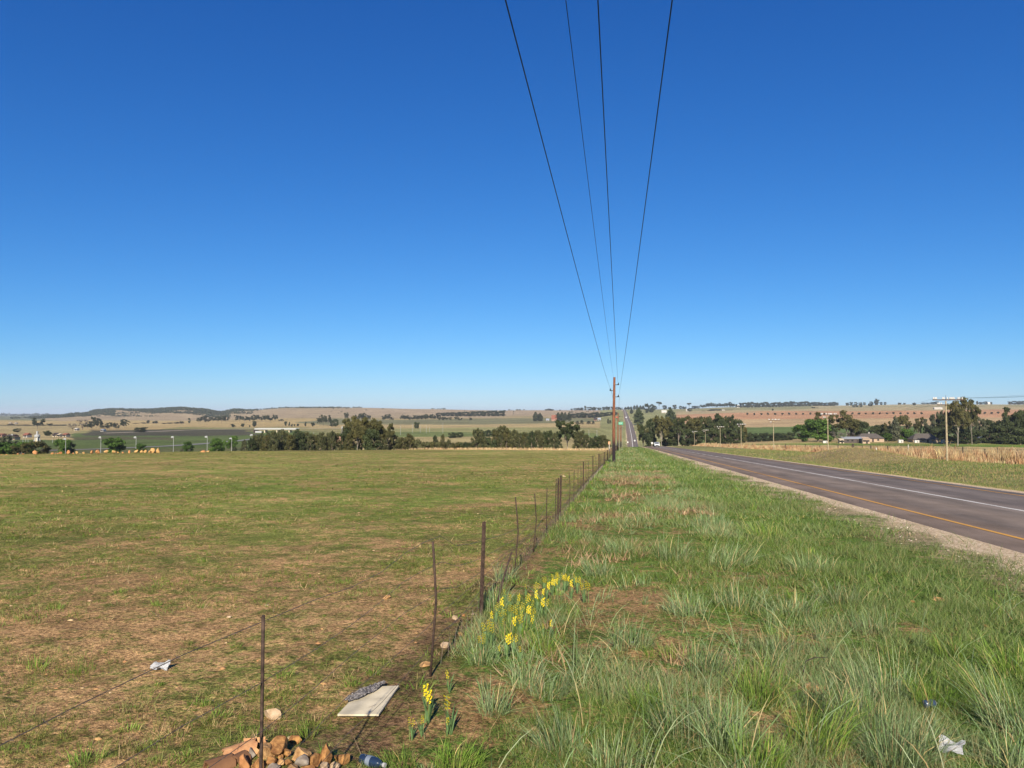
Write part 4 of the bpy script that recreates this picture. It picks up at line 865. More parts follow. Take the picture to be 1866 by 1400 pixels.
mb.tube([floc(y_, .28 + .03 * math.sin(y_ * 3)) for y_ in np.arange(7, 60, .4)], .0025, 3, cap=False)
mb.build('netting', WIRE, fence)
lp = empty('post_shadow_rod', (-1.62, 9.25, gh(-1.62, 9.25)), label='short black leaning rod added as the shadow of the thick post, just right of it', cat='shadow rod')  # added rod, shaped as the dark shadow cast by the thick post
MB().tube([(0, 0, -.05), (.05, .25, .30), (.12, .6, .62)], [.014, .013, .012], 7).build('shadow_rod', RUST, lp)
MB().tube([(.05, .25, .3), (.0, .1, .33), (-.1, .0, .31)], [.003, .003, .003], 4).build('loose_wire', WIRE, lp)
# marker post at the end of the fence
p = stand(1110, 150); e = empty('marker_post', p, label='white fence post with an orange block on top left of the pole foot', cat='marker post')
hh = CAMH - (805 - 752) / F * 150 - p.z
MB().tube([(0, 0, -.2), (0, 0, hh - .5)], .09, 8).build('shaft', mat('whitewashed_post', (.5, .46, .4), .9), e)
MB().box((0, 0, hh - .25), (.45, .2, .6), bevel=.04).build('block', mat('orange_block', (.65, .36, .2), .8), e)

# ------------------------------------------------------------------ brown utility poles and their wires
m, nt, b = new_mat('creosoted_wood'); N = nt.nodes; Lk = nt.links
tc = N.new('ShaderNodeTexCoord'); sx = N.new('ShaderNodeSeparateXYZ'); Lk.new(tc.outputs['Object'], sx.inputs[0])
ns = N.new('ShaderNodeTexNoise'); ns.inputs['Scale'].default_value = 5; ns.inputs['Detail'].default_value = 6; mp = N.new('ShaderNodeMapping'); mp.inputs['Scale'].default_value = (6, 6, .8); Lk.new(tc.outputs['Object'], mp.inputs[0]); Lk.new(mp.outputs[0], ns.inputs['Vector'])
r1 = N.new('ShaderNodeValToRGB'); r1.color_ramp.elements[0].position = .35; r1.color_ramp.elements[0].color = (.095, .035, .02, 1); r1.color_ramp.elements[1].position = .65; r1.color_ramp.elements[1].color = (.25, .105, .06, 1); Lk.new(ns.outputs['Fac'], r1.inputs['Fac'])
mr = N.new('ShaderNodeMapRange'); mr.inputs[1].default_value = 1.7; mr.inputs[2].default_value = 2.6; Lk.new(sx.outputs['Z'], mr.inputs[0])
mx = N.new('ShaderNodeMix'); mx.data_type = 'RGBA'; mx.inputs[6].default_value = (.022, .017, .02, 1); Lk.new(mr.outputs[0], mx.inputs[0]); Lk.new(r1.outputs['Color'], mx.inputs[7]); Lk.new(mx.outputs[2], b.inputs['Base Color'])
POLEM = m; BLACK = mat('black_iron', (.02, .02, .022), .6); WHITEI = mat('white_porcelain', (.62, .61, .58), .3, .1)
pb = stand(1118, 69); PH = CAMH - (687.5 - 752) / F * 69 - pb.z
pole = empty('utility_pole', pb, -A, label='tall brown wooden pole with blackened foot carrying four wires', cat='utility pole', group='wooden poles beside the left verge')
px1 = 69 / F
MB().tube([(0, 0, -.4), (.02, 0, PH * .5), (.10, 0, PH)], [.155, .13, .105], 14).build('pole_shaft', POLEM, pole, smooth=False)
brk = []
for (sx_, yy_) in ((-1, 712), (1, 701.5), (1, 723.5)):
    zz_ = CAMH - (yy_ - 752) / F * 69 - pb.z; xo = .02 + .08 * (zz_ / PH)
    o = MB().tube([(xo, 0, zz_), (xo + sx_ * .34, 0, zz_ + .0)], [.03, .03], 6).box((xo + sx_ * .36, 0, zz_ + .02), (.16, .1, .1), bevel=.02).build('bracket', BLACK, pole)
    MB().lathe([(.03, 0), (.055, .02), (.03, .06), (.055, .09), (.02, .13)], (xo + sx_ * .38, 0, zz_ + .07), 10).build('insulator', BLACK, o)
    brk.append(zz_)
for i_, (pp, dep, lb) in enumerate(((1125.6, 159, 'second wooden pole, behind and right of the near brown pole'), (1129.5, 232, 'third and farthest wooden pole along the verge'), (1131.5, 275, 'last short wooden pole top above the verge crest'))):
    c = copy_tree(pole); c.location = stand(pp, dep); c['label'] = lb
KID.clear()
c = copy_tree(pole); c.location = (-1.2, -24, gh(-1.2, -24)); c['label'] = 'wooden pole behind the photographer that carries the same four wires'
CAB = mat('black_cable', (.012, .012, .016), .5)
def wire_obj(name, P0, P1, P2, rad, label, group, sag=.45, sag2=.6, mt=CAB):
    """P0 near point overhead, P1 at the pole, P2 at the rear"""
    mb = MB(); P_ = []
    n_ = 40; full0 = P2; L_ = (P1 - P2).length
    # straight chord through P0 and P1 plus parabola sag
    d0 = (P0 - P1).length
    for k in range(n_ + 1):
        t = (k / n_) ** 2.2 ; dd = t * (P1.y - P2.y); y_ = P1.y - (P1.y - P2.y) * (1 - (1 - k / n_) ** 1.0)
        s_ = (P1.y - y_) / (P1.y - P0.y)
        q_ = P1.lerp(P0, s_); q_.z -= sag * 4 * s_ * (1 - s_) if s_ < 1 else 0
        if s_ >= 1: q_.z += sag * 4 * s_ * (s_ - 1) * 1.0
        P_.append(q_)
    mb.tube(P_, rad, 6, cap=False)
    e = mb.build(name, mt); e.location = P_[0]; 
    for v_ in e.data.vertices: v_.co = v_.co - P_[0]
    return tag(e, label, 'power line', group)
g4 = 'four wires running to the brown pole'
for (x0_, x1_, y1_, zh, rd, lb) in ((921, 1112.5, 709, 3.7, .007, 'leftmost and thickest of the four overhead wires'), (1031, 1118, 688, 4.5, .0048, 'thin second overhead wire from the left'), (1089.5, 1126, 697, 4.2, .0072, 'third overhead wire, nearest to vertical in the sky'), (1225, 1127.5, 720, 3.5, .0065, 'rightmost overhead wire, slanting the other way')):
    dep = zh / ((752 - 0) / F); wire_obj('overhead_wire', at(x0_, 0, dep), at(x1_, y1_, 68.9), Vector((0, -24, 0)), rd, lb, g4, .28)
for (a_, b_, lb) in ((1112.5, 709, 'lower left wire going on behind the brown pole'), (1127.5, 722, 'right wire going on behind the brown pole to the next')):
    q1 = at(a_ + 1, b_, 69.3); q2 = at(1124.5 if a_ < 1120 else 1127, 757, 159); mb = MB(); mb.tube([q1.lerp(q2, t) - Vector((0, 0, 1.2 * t * (1 - t))) - q1 for t in np.linspace(0, 1, 14)], .010, 4, cap=False); o = mb.build('overhead_wire', CAB); o.location = q1; tag(o, lb, 'power line', 'wires between the wooden poles')

# ------------------------------------------------------------------ telephone poles on the right
TPM = mat('weathered_pole', (.40, .33, .21), .9, .25, 4, bump=.3); ARM = mat('brown_arm', (.10, .06, .045), .85)
d1 = 83; g1 = stand(1724, d1); H1 = CAMH - (727 - 752) / F * d1 - g1.z
tp = empty('telephone_pole', g1, -R(4), label='nearest pale telephone pole with white insulators, in front of the tall eucalyptus', cat='telephone pole', group='pale telephone poles along the far side of the road')
MB().tube([(0, 0, -.4), (0, 0, H1 * .5), (0, 0, H1 - .25)], [.12, .10, .075], 12).build('pole_shaft', TPM, tp)
MB().tube([(0, 0, H1 - .25), (0, 0, H1 + .45)], [.02, .012], 6).build('lightning_rod', ARM, tp)
a1 = MB().box((.22, -.12, H1 - .12), (3.2, .09, .11), bevel=.01).build('crossarm', ARM, tp)
a2 = MB().box((-.45, -.12, H1 - .68), (.95, .08, .09), bevel=.01).build('crossarm', ARM, tp)
for xx in (-1.28, -1.12, -1.0, -.35, -.22, .12, .38, .52, .65, .78, 1.2, 1.36, 1.62):
    MB().lathe([(.03, 0), (.09, .04), (.06, .09), (.09, .15), (.03, .25)], (xx, -.12, H1 - .063), 8).build('insulator', WHITEI, a1, smooth=True)
for xx in (-.85, -.7, -.5): MB().lathe([(.03, 0), (.08, .04), (.06, .08), (.08, .13), (.03, .22)], (xx, -.12, H1 - .633), 8).build('insulator', WHITEI, a2, smooth=True)
KID.clear()
PXT = [1508, 1409, 1350, 1312, 1285, 1265, 1249, 1237.5, 1227.5, 1219.5]; YT = [755, 765, 773.5, 778, 784, 786.5, 789, 791, 792, 795]
FRONT = ['in front of the bright green farm tree', 'in front of the green field', 'in front of the right end of the roadside wood', 'in front of the dark middle of the roadside wood', 'fourth before the dark wood', 'fifth before the dark wood', 'sixth before the dark wood', 'seventh before the dark wood', 'eighth before the dark wood', 'farthest, beside the pale trunked tree']
for k, (pp, yt) in enumerate(zip(PXT, YT)):
    dep = 36 * F / ((pp - 1138) * .989); g = stand(pp, dep); hk = CAMH - (yt - 752) / F * dep - g.z
    c = copy_tree(tp); c.location = g; c.scale = (.88, 1, max(.75, hk / (H1 - 0))); c['label'] = 'pale telephone pole with crossarm, ' + FRONT[k]
armz = H1 - .0
pr = [g1 + Vector((.22, 0, H1 - .02))]; dirv = Vector((0, -1, 0))
for k, xo in enumerate((-1.1, .45, 1.4)):
    P_ = []
    a_ = g1 + Vector((xo, -.12, H1 + .1)); b_ = a_ + Vector((0, -52, 1.6))
    c2 = stand(1508, 36 * F / (370 * .989)) + Vector((xo, -.12, H1 + .05))
    pts_ = [c2.lerp(a_, t) - Vector((0, 0, 3.2 * t * (1 - t))) for t in np.linspace(0, 1, 12)] + [a_.lerp(b_, t) - Vector((0, 0, 3.0 * t * (1 - t))) for t in np.linspace(.08, 1, 14)]
    o = MB().tube([q_ - pts_[0] for q_ in pts_], .009 if k == 2 else .006, 4, cap=False).build('telephone_wire', CAB); o.location = pts_[0]
    tag(o, ['leftmost telephone wire on the nearest pale pole', 'middle telephone wire on the nearest pale pole', 'telephone wire rising to the right edge of the photo'][k], 'telephone wire', 'telephone wires of the nearest pole')

# fence on the right, standing in the tall dry grass
f2 = empty('wire_fence', (44, 100, gh(44, 100)), label='post and wire fence in the tall dry grass across the road', cat='fence'); fo2 = Vector(f2.location)
DW = mat('dark_post', (.07, .055, .045), .9); WP = mat('white_post', (.55, .5, .42), .9)
ysf = []
for (pp, kd) in [(1880,'d'),(1866,'d'),(1850,'d'),(1837,'d'),(1815,'p'),(1792,'d'),(1772,'d'),(1752,'p'),(1725,'d'),(1698,'p'),(1681,'d'),(1653,'w'),(1638,'d'),(1615.5,'p'),(1600,'d'),(1585,'p'),(1570,'d'),(1552.5,'t'),(1538,'d'),(1525.5,'p'),(1508,'d'),(1492,'d'),(1480,'d'),(1466,'p'),(1450,'d'),(1440,'d'),(1430,'p'),(1415,'d'),(1400,'p'),(1385,'d'),(1370,'p'),(1350,'p'),(1330,'p'),(1310,'p'),(1290,'p')]:
    dep = 44 * F / ((pp - 1138) * .989); q_ = stand(pp, dep); y_ = q_.y; ysf.append(y_); rr_ = {'d': .03, 'p': .055, 't': .15, 'w': .06}[kd] * (1 + dep / 400); hh = {'d': 1.35, 'p': 1.55, 't': 1.8, 'w': 1.75}[kd]
    b_ = Vector((44, y_, gh(44, y_))) - fo2
    MB().tube([b_ - Vector((0, 0, .2)), b_ + Vector((0, 0, hh))], rr_, 6).build('post', WP if kd == 'w' else DW, f2)
for hw in (1.35, 1.0, .6, .3):
    MB().tube([Vector((44, y_, gh(44, y_) + hw)) - fo2 for y_ in np.arange(20, max(ysf), 3)], .012, 3, cap=False).build('wire', WIRE, f2)
for (pp, yt, yb, lb) in ((1595.5, 816.5, 829, 'short white marker post in the dry grass right of the mound'),):
    q_ = stand(pp, 36.5 * F / ((pp - 1138) * .989)); e = empty('marker_post', q_, label=lb, cat='marker post')
    MB().box((0, 0, .55), (.14, .06, 1.3), bevel=.01).build('panel', WP, e); MB().box((0, -.005, 1.24), (.15, .075, .1)).build('cap', WHITEI, e)

# ------------------------------------------------------------------ road signs, cars
GS = mat('green_sign', (.02, .32, .18), .5, .1); GPOST = mat('grey_post', (.25, .24, .23), .7); 
p = stand(1131, 150); e = empty('road_sign', p, -A * .2, label='green road sign with white lettering on two posts behind the brown pole', cat='road sign')
s_ = 150 / F; zt = CAMH - (769 - 752) / F * 150 - p.z; wv_ = 8.4 * s_; hv = 5.2 * s_
MB().box((0, -.03, zt - hv / 2), (wv_, .03, hv), bevel=.01).build('sign_panel', GS, e)
for xx in (-.25, .25): MB().tube([(xx, 0, -.3), (xx, 0, zt)], .035, 6).build('sign_post', GPOST, e)
mb = MB(); rs = random.Random(3)
for row in range(2):
    x_ = -wv_ * .38
    while x_ < wv_ * .36: w_ = rs.uniform(.03, .06); mb.box((x_ + w_ / 2, -.048, zt - hv * (.33 + .34 * row)), (w_, .006, hv * .17)); x_ += w_ + .022
mb.build('lettering', WHITEI, e)
p = stand(1124, 200); e = empty('road_sign', p, label='small red and white sign just left of the green road sign', cat='road sign')
zt = CAMH - (759.5 - 752) / F * 200 - p.z
MB().tube([(0, 0, -.3), (0, 0, zt)], .03, 6).build('sign_post', GPOST, e); MB().box((0, -.05, zt - .15), (.6, .03, .3)).build('sign_panel', mat('red_sign', (.5, .12, .08), .6), e)
def disc_sign(px, yt, dep, rad, lb, c=(.6, .6, .58)):
    p = stand(px, dep); zt = max(CAMH - (yt - 752) / F * dep - p.z, rad * 2); e = empty('road_sign', p, label=lb, cat='road sign')
    MB().tube([(0, 0, -.3), (0, 0, zt)], .04, 6).build('sign_post', GPOST, e)
    mb = MB(); mb.lathe([(rad * .98, 0), (rad, .01), (rad * .98, .02)], (0, 0, 0), 20); bmesh.ops.rotate(mb.bm, verts=mb.bm.verts, matrix=Matrix.Rotation(math.pi / 2, 3, 'X')); bmesh.ops.translate(mb.bm, verts=mb.bm.verts, vec=(0, -.05, zt - rad)); mb.build('sign_disc', mat('sign_face', c, .6), e)
disc_sign(1188, 805.5, 262, .38, 'round pale sign on a post left of the oncoming car'); disc_sign(1156.3, 801.5, 730, .8, 'small round white sign beside the road in the valley'); disc_sign(1143.5, 804.5, 640, .7, 'small white sign left of the road in the valley'); 
CARW = mat('white_car_paint', (.68, .70, .72), .25, .04, spec=.5); GLASS = mat('dark_glass', (.02, .025, .03), .08, .1, spec=.8); TYRE = mat('tyre_rubber', (.02, .02, .02), .9); LAMP = mat('headlamp_glass', (.7, .72, .75), .1, spec=.8); RIM = mat('steel_rim', (.35, .35, .36), .4, metal=.8)
def car(loc, rz, lb, van=False):
    e = empty('car', loc, rz, label=lb, cat='car')
    prof = [(-2.2, .35), (-2.25, .75), (-2.1, 1.0), (-1.2, 1.12), (-.5, 1.55), (-.2, 1.62), (1.3, 1.62), (1.9, 1.15), (2.2, 1.05), (2.22, .4)] if not van else [(-2.5, .4), (-2.55, .9), (-2.3, 1.15), (-1.8, 1.9), (-1.4, 2.1), (2.5, 2.1), (2.55, .5)]
    hw_ = .87 if not van else 1.0
    mb = MB(); n_ = len(prof); L1 = []; 
    for s_ in (-1, 1):
        L1.append([mb.bm.verts.new((s_ * hw_ * (1 if z_ < 1.2 else .86), y_, z_)) for y_, z_ in prof])
    for k in range(n_): mb.bm.faces.new((L1[0][k], L1[0][(k + 1) % n_], L1[1][(k + 1) % n_], L1[1][k]))
    mb.bm.faces.new(L1[0]); mb.bm.faces.new(L1[1][::-1]); bmesh.ops.recalc_face_normals(mb.bm, faces=mb.bm.faces); bmesh.ops.bevel(mb.bm, geom=mb.bm.edges[:], offset=.06, segments=2, affect='EDGES'); mb.build('body', CARW, e)
    if not van:
        MB().poly([(-.70, -1.18, 1.17), (.70, -1.18, 1.17), (.62, -.56, 1.54), (-.62, -.56, 1.54)], [(0, 1, 2, 3)]).build('windscreen', GLASS, e).location = (0, -.035, .03)
        for s_ in (-1, 1): MB().box((s_ * .79, .45, 1.36), (.03, 1.7, .34)).build('side_window', GLASS, e)
        MB().box((0, -2.245, .66), (1.0, .05, .2), bevel=.02).build('grille', BLACK, e)
    else: MB().box((0, -2.13, 1.55), (1.6, .05, .55), rx=R(-34)).build('windscreen', GLASS, e)
    for s_ in (-1, 1): MB().box((s_ * .64, -2.2, .78), (.34, .12, .2), bevel=.03).build('headlight', LAMP, e)
    MB().box((0, -2.26, .45), (1.6, .12, .16), bevel=.03).build('bumper', BLACK, e)
    for s_ in (-1, 1):
        for y_ in (-1.4, 1.35):
            w_ = MB().lathe([(.2, -.1), (.32, -.1), (.34, 0), (.32, .1), (.2, .1)], (s_ * .8, y_, .34), 16, 'X').build('wheel', TYRE, e); MB().lathe([(.19, -.012), (.19, .012)], (s_ * .91, y_, .34), 12, 'X').build('rim', RIM, w_)
    return e
q_ = stand(1196.5, 262); q_.z = float(road_z(np.array([q_.x]), np.array([q_.y]))[0]) + .02; car(q_, 0, 'white oncoming car at the crest of the road')
yv = 1480.; xv = float(road_c(yv)) - 1.2; c = car(Vector((xv, yv, float(road_z(np.array([xv]), np.array([yv]))[0]) + .05)), 0, 'white van far away on the climbing road', True); c.scale = (1.5, 1.2, 1.3)

# ------------------------------------------------------------------ houses
THATCH = mat('grey_thatch', (.11, .095, .085), .95, .35, 2.5, bump=.5); TIN = mat('tin_roof', (.50, .53, .56), .35, .12, 3, metal=.3); BRICK = mat('tan_brick', (.46, .34, .24), .9, .2, 3); PLAST = mat('white_plaster', (.62, .58, .52), .9, .12, 2); REDR = mat('red_tiles', (.26, .10, .065), .9, .2, 3); DKR = mat('dark_tiles', (.05, .035, .035), .9, .2, 3); DOORM = mat('dark_door', (.05, .035, .03), .7); CREAM = mat('cream_wall', (.6, .5, .36), .9, .1, 2); PINK = mat('pink_wall', (.42, .24, .18), .9, .15, 2)
def house(name, px, dep, wpx, ytop, wallh, roof, wall, lb, style='gable', depth=7, eave=.4, rz=0, chim=False, cat='house'):
    g = stand(px, dep); W = wpx * dep / F; top = CAMH - (ytop - 752) / F * dep - g.z; top = max(top, wallh + .6)
    e = empty(name, g, rz, label=lb, cat=cat); w2 = W / 2 - eave; d2 = depth / 2
    MB().box((0, 0, wallh / 2 - .3), (w2 * 2, depth - .6, wallh + .6)).build('wall', wall, e)
    rd = w2 * .45 if style == 'hip' else 0
    if style == 'flat':
        r_ = MB().poly([(-W / 2, -d2, wallh + .02), (W / 2, -d2, wallh + .02), (W / 2, d2, top), (-W / 2, d2, top), (-W / 2, -d2, wallh + .17), (W / 2, -d2, wallh + .17), (W / 2, d2, top + .12), (-W / 2, d2, top + .12)], [(0, 3, 2, 1), (4, 5, 6, 7), (0, 1, 5, 4), (1, 2, 6, 5), (2, 3, 7, 6), (3, 0, 4, 7)]).build('roof', roof, e)
    else:
        a = W / 2 - rd if style == 'gable' else W / 2 - rd * 1.1
        r_ = MB().poly([(-W / 2, -d2 - .3, wallh), (W / 2, -d2 - .3, wallh), (W / 2, d2 + .3, wallh), (-W / 2, d2 + .3, wallh), (-a, 0, top), (a, 0, top)], [(0, 1, 5, 4), (1, 2, 5), (2, 3, 4, 5), (3, 0, 4), (0, 3, 2, 1)]).build('roof', roof, e)
    if chim: MB().box((chim, .3, top + .1), (.5, .5, 1.4)).build('chimney', PLAST, r_)
    yf = -(depth - .6) / 2
    MB().box((w2 * .15, yf - .03, .95), (.95, .08, 1.95)).build('door', DOORM, e)
    for xx in (-w2 * .65, -w2 * .28, w2 * .55):
        f_ = MB().box((xx, yf - .03, wallh * .58), (1.1, .07, .9)).build('window', DOORM, e); MB().box((xx, yf - .075, wallh * .58), (.95, .03, .75)).build('pane', GLASS, f_)
    return e
house('thatched_house', 1582, 440, 47, 790, 2.1, THATCH, BRICK, 'house with grey thatched roof and chimney right behind the tin roofed shed', 'hip', 9, chim=.3)
house('shed', 1556, 425, 44, 796.5, 2.3, TIN, mat('shed_inside', (.10, .08, .07), .9), 'open shed with pale tin roof in front of the thatched house', 'flat', 6, .3, cat='shed')
e = house('brick_shed', 1576, 418, 13, 797, 2.6, BRICK, BRICK, 'tan brick block at the right end of the tin roofed shed', 'flat', 4, .05, cat='outbuilding')
house('brick_shed', 1532, 420, 8, 799.5, 1.8, CREAM, CREAM, 'small cream block at the left end of the tin roofed shed', 'flat', 3, .05, cat='outbuilding')
house('thatched_house', 1681, 435, 46, 790, 1.7, THATCH, BRICK, 'long house with dark hipped thatched roof below the dark trees', 'hip', 9)
house('long_shed', 1803, 430, 44, 796.5, 1.9, mat('blue_tin', (.42, .47, .5), .4), PLAST, 'long low white shed with bluish roof at the far right', 'flat', 6, .4, cat='shed')
house('small_shed', 1748, 430, 14, 797, 1.9, DKR, BRICK, 'small dark roofed hut below the tallest eucalyptus', 'gable', 4, .3, cat='hut')
house('farmhouse', 1010, 1500, 10, 756.5, 3.6, REDR, PINK, 'small red roofed farmhouse between two groups of conifers', 'gable', 9)
house('barn', 998, 1510, 6, 763, 1.6, TIN, PLAST, 'tiny white barn left of the red roofed farmhouse', 'flat', 7, cat='barn'); house('barn', 1092, 1480, 6, 761.5, 1.8, TIN, PLAST, 'tiny white barn just left of the brown pole', 'gable', 8, cat='barn'); house('barn', 1085, 1490, 6, 761.5, 2.2, DKR, PINK, 'dark roofed barn touching the white barn near the pole', 'gable', 7, cat='barn')
for (pp, dp, w_, yt, rf, wl, lb) in [(24, 600, 16, 791.5, DKR, PINK, 'house with a dark roof on the left plain below the solitary tree'), (27, 560, 15, 795.5, DKR, BRICK, 'dark roofed barn just below another house on the left plain'), (5, 640, 10, 790, REDR, PINK, 'low brown hut at the left edge of the plain'), (51, 640, 9, 789, REDR, PLAST, 'small hut with a brown roof and white wall left of the water tower'), (104, 660, 9, 789, DKR, CREAM, 'tiny cream hut right of the round green tree on the plain'), (111, 660, 6, 790, CREAM, CREAM, 'tiny cream block between two huts on the left plain'), (122, 650, 8, 789.5, REDR, CREAM, 'tiny brown roofed hut farthest right on the left plain'), (141, 950, 5, 780, PLAST, PLAST, 'tiny pinkish white hut below the leafless trees'), (189, 900, 6, 782, TIN, PLAST, 'tiny white hut at the foot of the small farm wood'), (20, 1500, 4, 772, PLAST, CREAM, 'pale speck of a house above the far left hedge'), (30, 1500, 4, 772, PLAST, PLAST, 'second pale speck of a house above the far left hedge')]:
    house('small_house', pp, dp, w_, yt, 2.0, rf, wl, lb, 'gable', 6, .3)
for (pp, dp, w_, yt, lb) in [(1252, 2250, 4, 746, 'white speck of a house beside a bush under the skyline'), (1210, 2000, 9, 748, 'long white shed above the roadside wood'), (1345, 2800, 5, 738, 'pale house between the two skyline woods'), (1709, 1900, 14, 742.5, 'long white greenhouse on the slope behind the nearest telephone pole'), (1802, 2900, 4, 733, 'tiny white house on the skyline at the right'), (1318, 2150, 4, 751, 'white wall in the clump under the skyline wood')]:
    house('farm_building', pp, dp, w_, yt, 3, PLAST, PLAST, lb, 'gable', 9, .3, cat='farm building')
for (pp, dp, w_, yt, lb) in [(1640, 425, 8, 801.5, 'white caravan-like box in front of the farm trees'), (1669, 425, 8, 802.3, 'white box below the left end of the right thatched roof'), (1717, 425, 5, 801.5, 'small white box left of the nearest telephone pole'), (1503, 420, 9, 803.5, 'low cream block left of the second telephone pole foot'), (1846, 420, 9, 800, 'white box at the foot of the dark trees at the right edge')]:
    g = stand(pp, dp); W = w_ * dp / F; h_ = max(CAMH - (yt - 752) / F * dp - g.z, .9); e = empty('storage_box', g, label=lb, cat='storage box')
    MB().box((0, 0, h_ / 2), (W, 1.6, h_), bevel=.12).build('body', PLAST, e); MB().box((W * .15, -.82, h_ * .45), (W * .25, .05, h_ * .6)).build('door', GPOST, e); MB().box((0, 0, h_ + .03), (W * 1.04, 1.7, .08)).build('lid', TIN, e)
# ------------------------------------------------------------------ water towers, lamp posts, masts, bridge
WHT = mat('white_tank', (.42, .42, .41), .5, .1, 2)
def wtower(px, dep, ytank, ytop, tw, th, lb, base):
    g = stand(px, dep); s_ = dep / F; zt = CAMH - (ytank - 752) / F * dep - g.z; ztop = CAMH - (ytop - 752) / F * dep - g.z; e = empty('water_tower', g, label=lb, cat='water tower'); r_ = tw * s_ / 2; h_ = th * s_
    MB().lathe([(r_ * .75, zt), (r_, zt + h_ * .2), (r_, zt + h_ * .8), (r_ * .6, zt + h_)], n=16).build('tank', WHT, e, smooth=False)
    MB().box((.0, 0, (zt + h_ + ztop) / 2), (r_ * .5, r_ * .5, ztop - zt - h_ + .1)).build('vent_stack', WHT, e)
    if base == 'cone':
        for a in range(4):
            c_, n_ = math.cos(a * 1.57 + .785), math.sin(a * 1.57 + .785); MB().tube([(c_ * r_ * 1.5, n_ * r_ * 1.5, -.3), (c_ * r_ * .6, n_ * r_ * .6, zt)], [.38, .3], 6).build('leg', WHT, e)
        MB().lathe([(r_ * .9, 0), (r_ * .5, zt)], n=12).build('core', CREAM, e)
    else:
        for a in range(4):
            c_, n_ = math.cos(a * 1.57 + .785), math.sin(a * 1.57 + .785); MB().tube([(c_ * r_, n_ * r_, 0), (c_ * r_ * .8, n_ * r_ * .8, zt)], .09, 5).build('leg', GPOST, e)
        MB().box((-.3, -1.5, zt * .24), (4.2, 3, zt * .5), bevel=.1).build('base_block', PINK, e)
    return e
wtower(69, 430, 797, 786, 9.5, 5, 'squat white water tower on splayed legs above the left trees', 'cone')
wtower(624, 430, 782, 777, 3.2, 4.5, 'small white tank on thin legs above a pink block beside the tall clump', 'block')
MAST = mat('galvanised_mast', (.36, .37, .36), .5, .1)
lamps = [(12, 799, 330, 'lamp post with a pale lamp at the far left above the grey-green tree'), (24, 792, 420, 'thin lamp post in front of the dark roofed barn'), (121, 800, 290, 'lamp post in front of the round bright green tree'), (185, 797, 290, 'lamp post between the bright green tree and the wide round tree'), (249, 797, 290, 'lamp post directly above the yellow boulders'), (317, 796.5, 290, 'lamp post standing alone over the green plain'), (378.5, 796, 290, 'lamp post with a side arm above the two flat stones'), (423, 799, 290, 'lamp post in front of the slanting green tree'), (461, 793, 290, 'lamp post at the left end of the feathery row')]
lamp0 = None
for (pp, yt, dp, lb) in lamps:
    g = stand(pp, dp); H = CAMH - (yt - 752) / F * dp - g.z
    if lamp0 is None:
        e = empty('lamp_post', g, -A, label=lb, cat='lamp post', group='lamp posts behind the left field'); MB().tube([(0, 0, -.3 / H), (0, 0, 1)], [.10, .07], 8).build('post', MAST, e)
        MB().tube([(0, 0, .985), (-.5, 0, 1.0), (-1.1, 0, .99)], [.06, .05, .05], 5).build('arm', MAST, e); MB().box((-1.2, 0, .985), (.5, .2, .012)).build('lamp_head', MAST, e); e.scale = (1, 1, H); lamp0 = e
    else:
        e = copy_tree(lamp0); e.location = g; e.scale = (1, 1, H); e['label'] = lb
masts = [(43, 799, 520), (48, 798, 520), (52.5, 800, 520), (97, 801, 500), (572, 788, 600), (606, 786, 600), (730, 776, 620), (752, 773, 700), (766, 776, 700), (777, 776, 690), (783, 779, 720), (807, 771, 680), (1059, 784.5, 560), (1073, 784.5, 560), (1087.5, 784, 560)]
m0 = None
for i_, (pp, yt, dp) in enumerate(masts):
    g = stand(pp, dp); H = max(CAMH - (yt - 752) / F * dp - g.z, 1.5); lb = 'thin white mast on the plain, %s' % ordn(i_, len(masts))
    if m0 is None:
        e = empty('white_mast', g, label=lb, cat='mast', group='thin white masts on the plain'); MB().tube([(0, 0, -.05), (0, 0, 1)], [.13, .10], 6).build('pole_shaft', MAST, e); MB().box((0, 0, 1.0), (.6, .25, .03)).build('top_fitting', WHT, e); m0 = e
    else: e = copy_tree(m0); e.location = g; e['label'] = lb
    e.scale = (1, 1, H)
# bridge
g = stand(505, 760); e = empty('road_bridge', g, R(3), label='white road bridge with dark openings above the feathery trees', cat='bridge'); s_ = 760 / F; zd = CAMH - (781 - 752) / F * 760 - g.z
MB().box((0, 0, zd - .5), (78 * s_, 9, 1.1), bevel=.1).build('deck', WHT, e)
for s__ in (-1, 1): MB().box((0, s__ * 4.3, zd + .2), (78 * s_, .3, .45)).build('parapet', WHT, e)
for xx in (-21, 2, 25): MB().box((xx * s_, 0, (zd - 1.65) / 2 - .5), (1.1, 6, zd - 1.65 + 1)).build('pier', CREAM, e)
ab = MB().poly([(-41 * s_, -4.4, zd - 1.7), (-28 * s_, -4.4, 0), (-28 * s_, 4.4, 0), (-41 * s_, 4.4, zd - 1.7), (-41 * s_, -4.4, -2), (-41 * s_, 4.4, -2), (-28 * s_, -4.4, -2), (-28 * s_, 4.4, -2)], [(0, 1, 2, 3), (0, 3, 5, 4), (0, 4, 6, 1), (3, 2, 7, 5), (1, 6, 7, 2), (4, 5, 7, 6)]); ab.build('abutment', DKR, e)
MB().box((-30 * s_, -5.5, .7), (12 * s_, 2, 2.0), bevel=.3).build('retaining_wall', WHT, e)
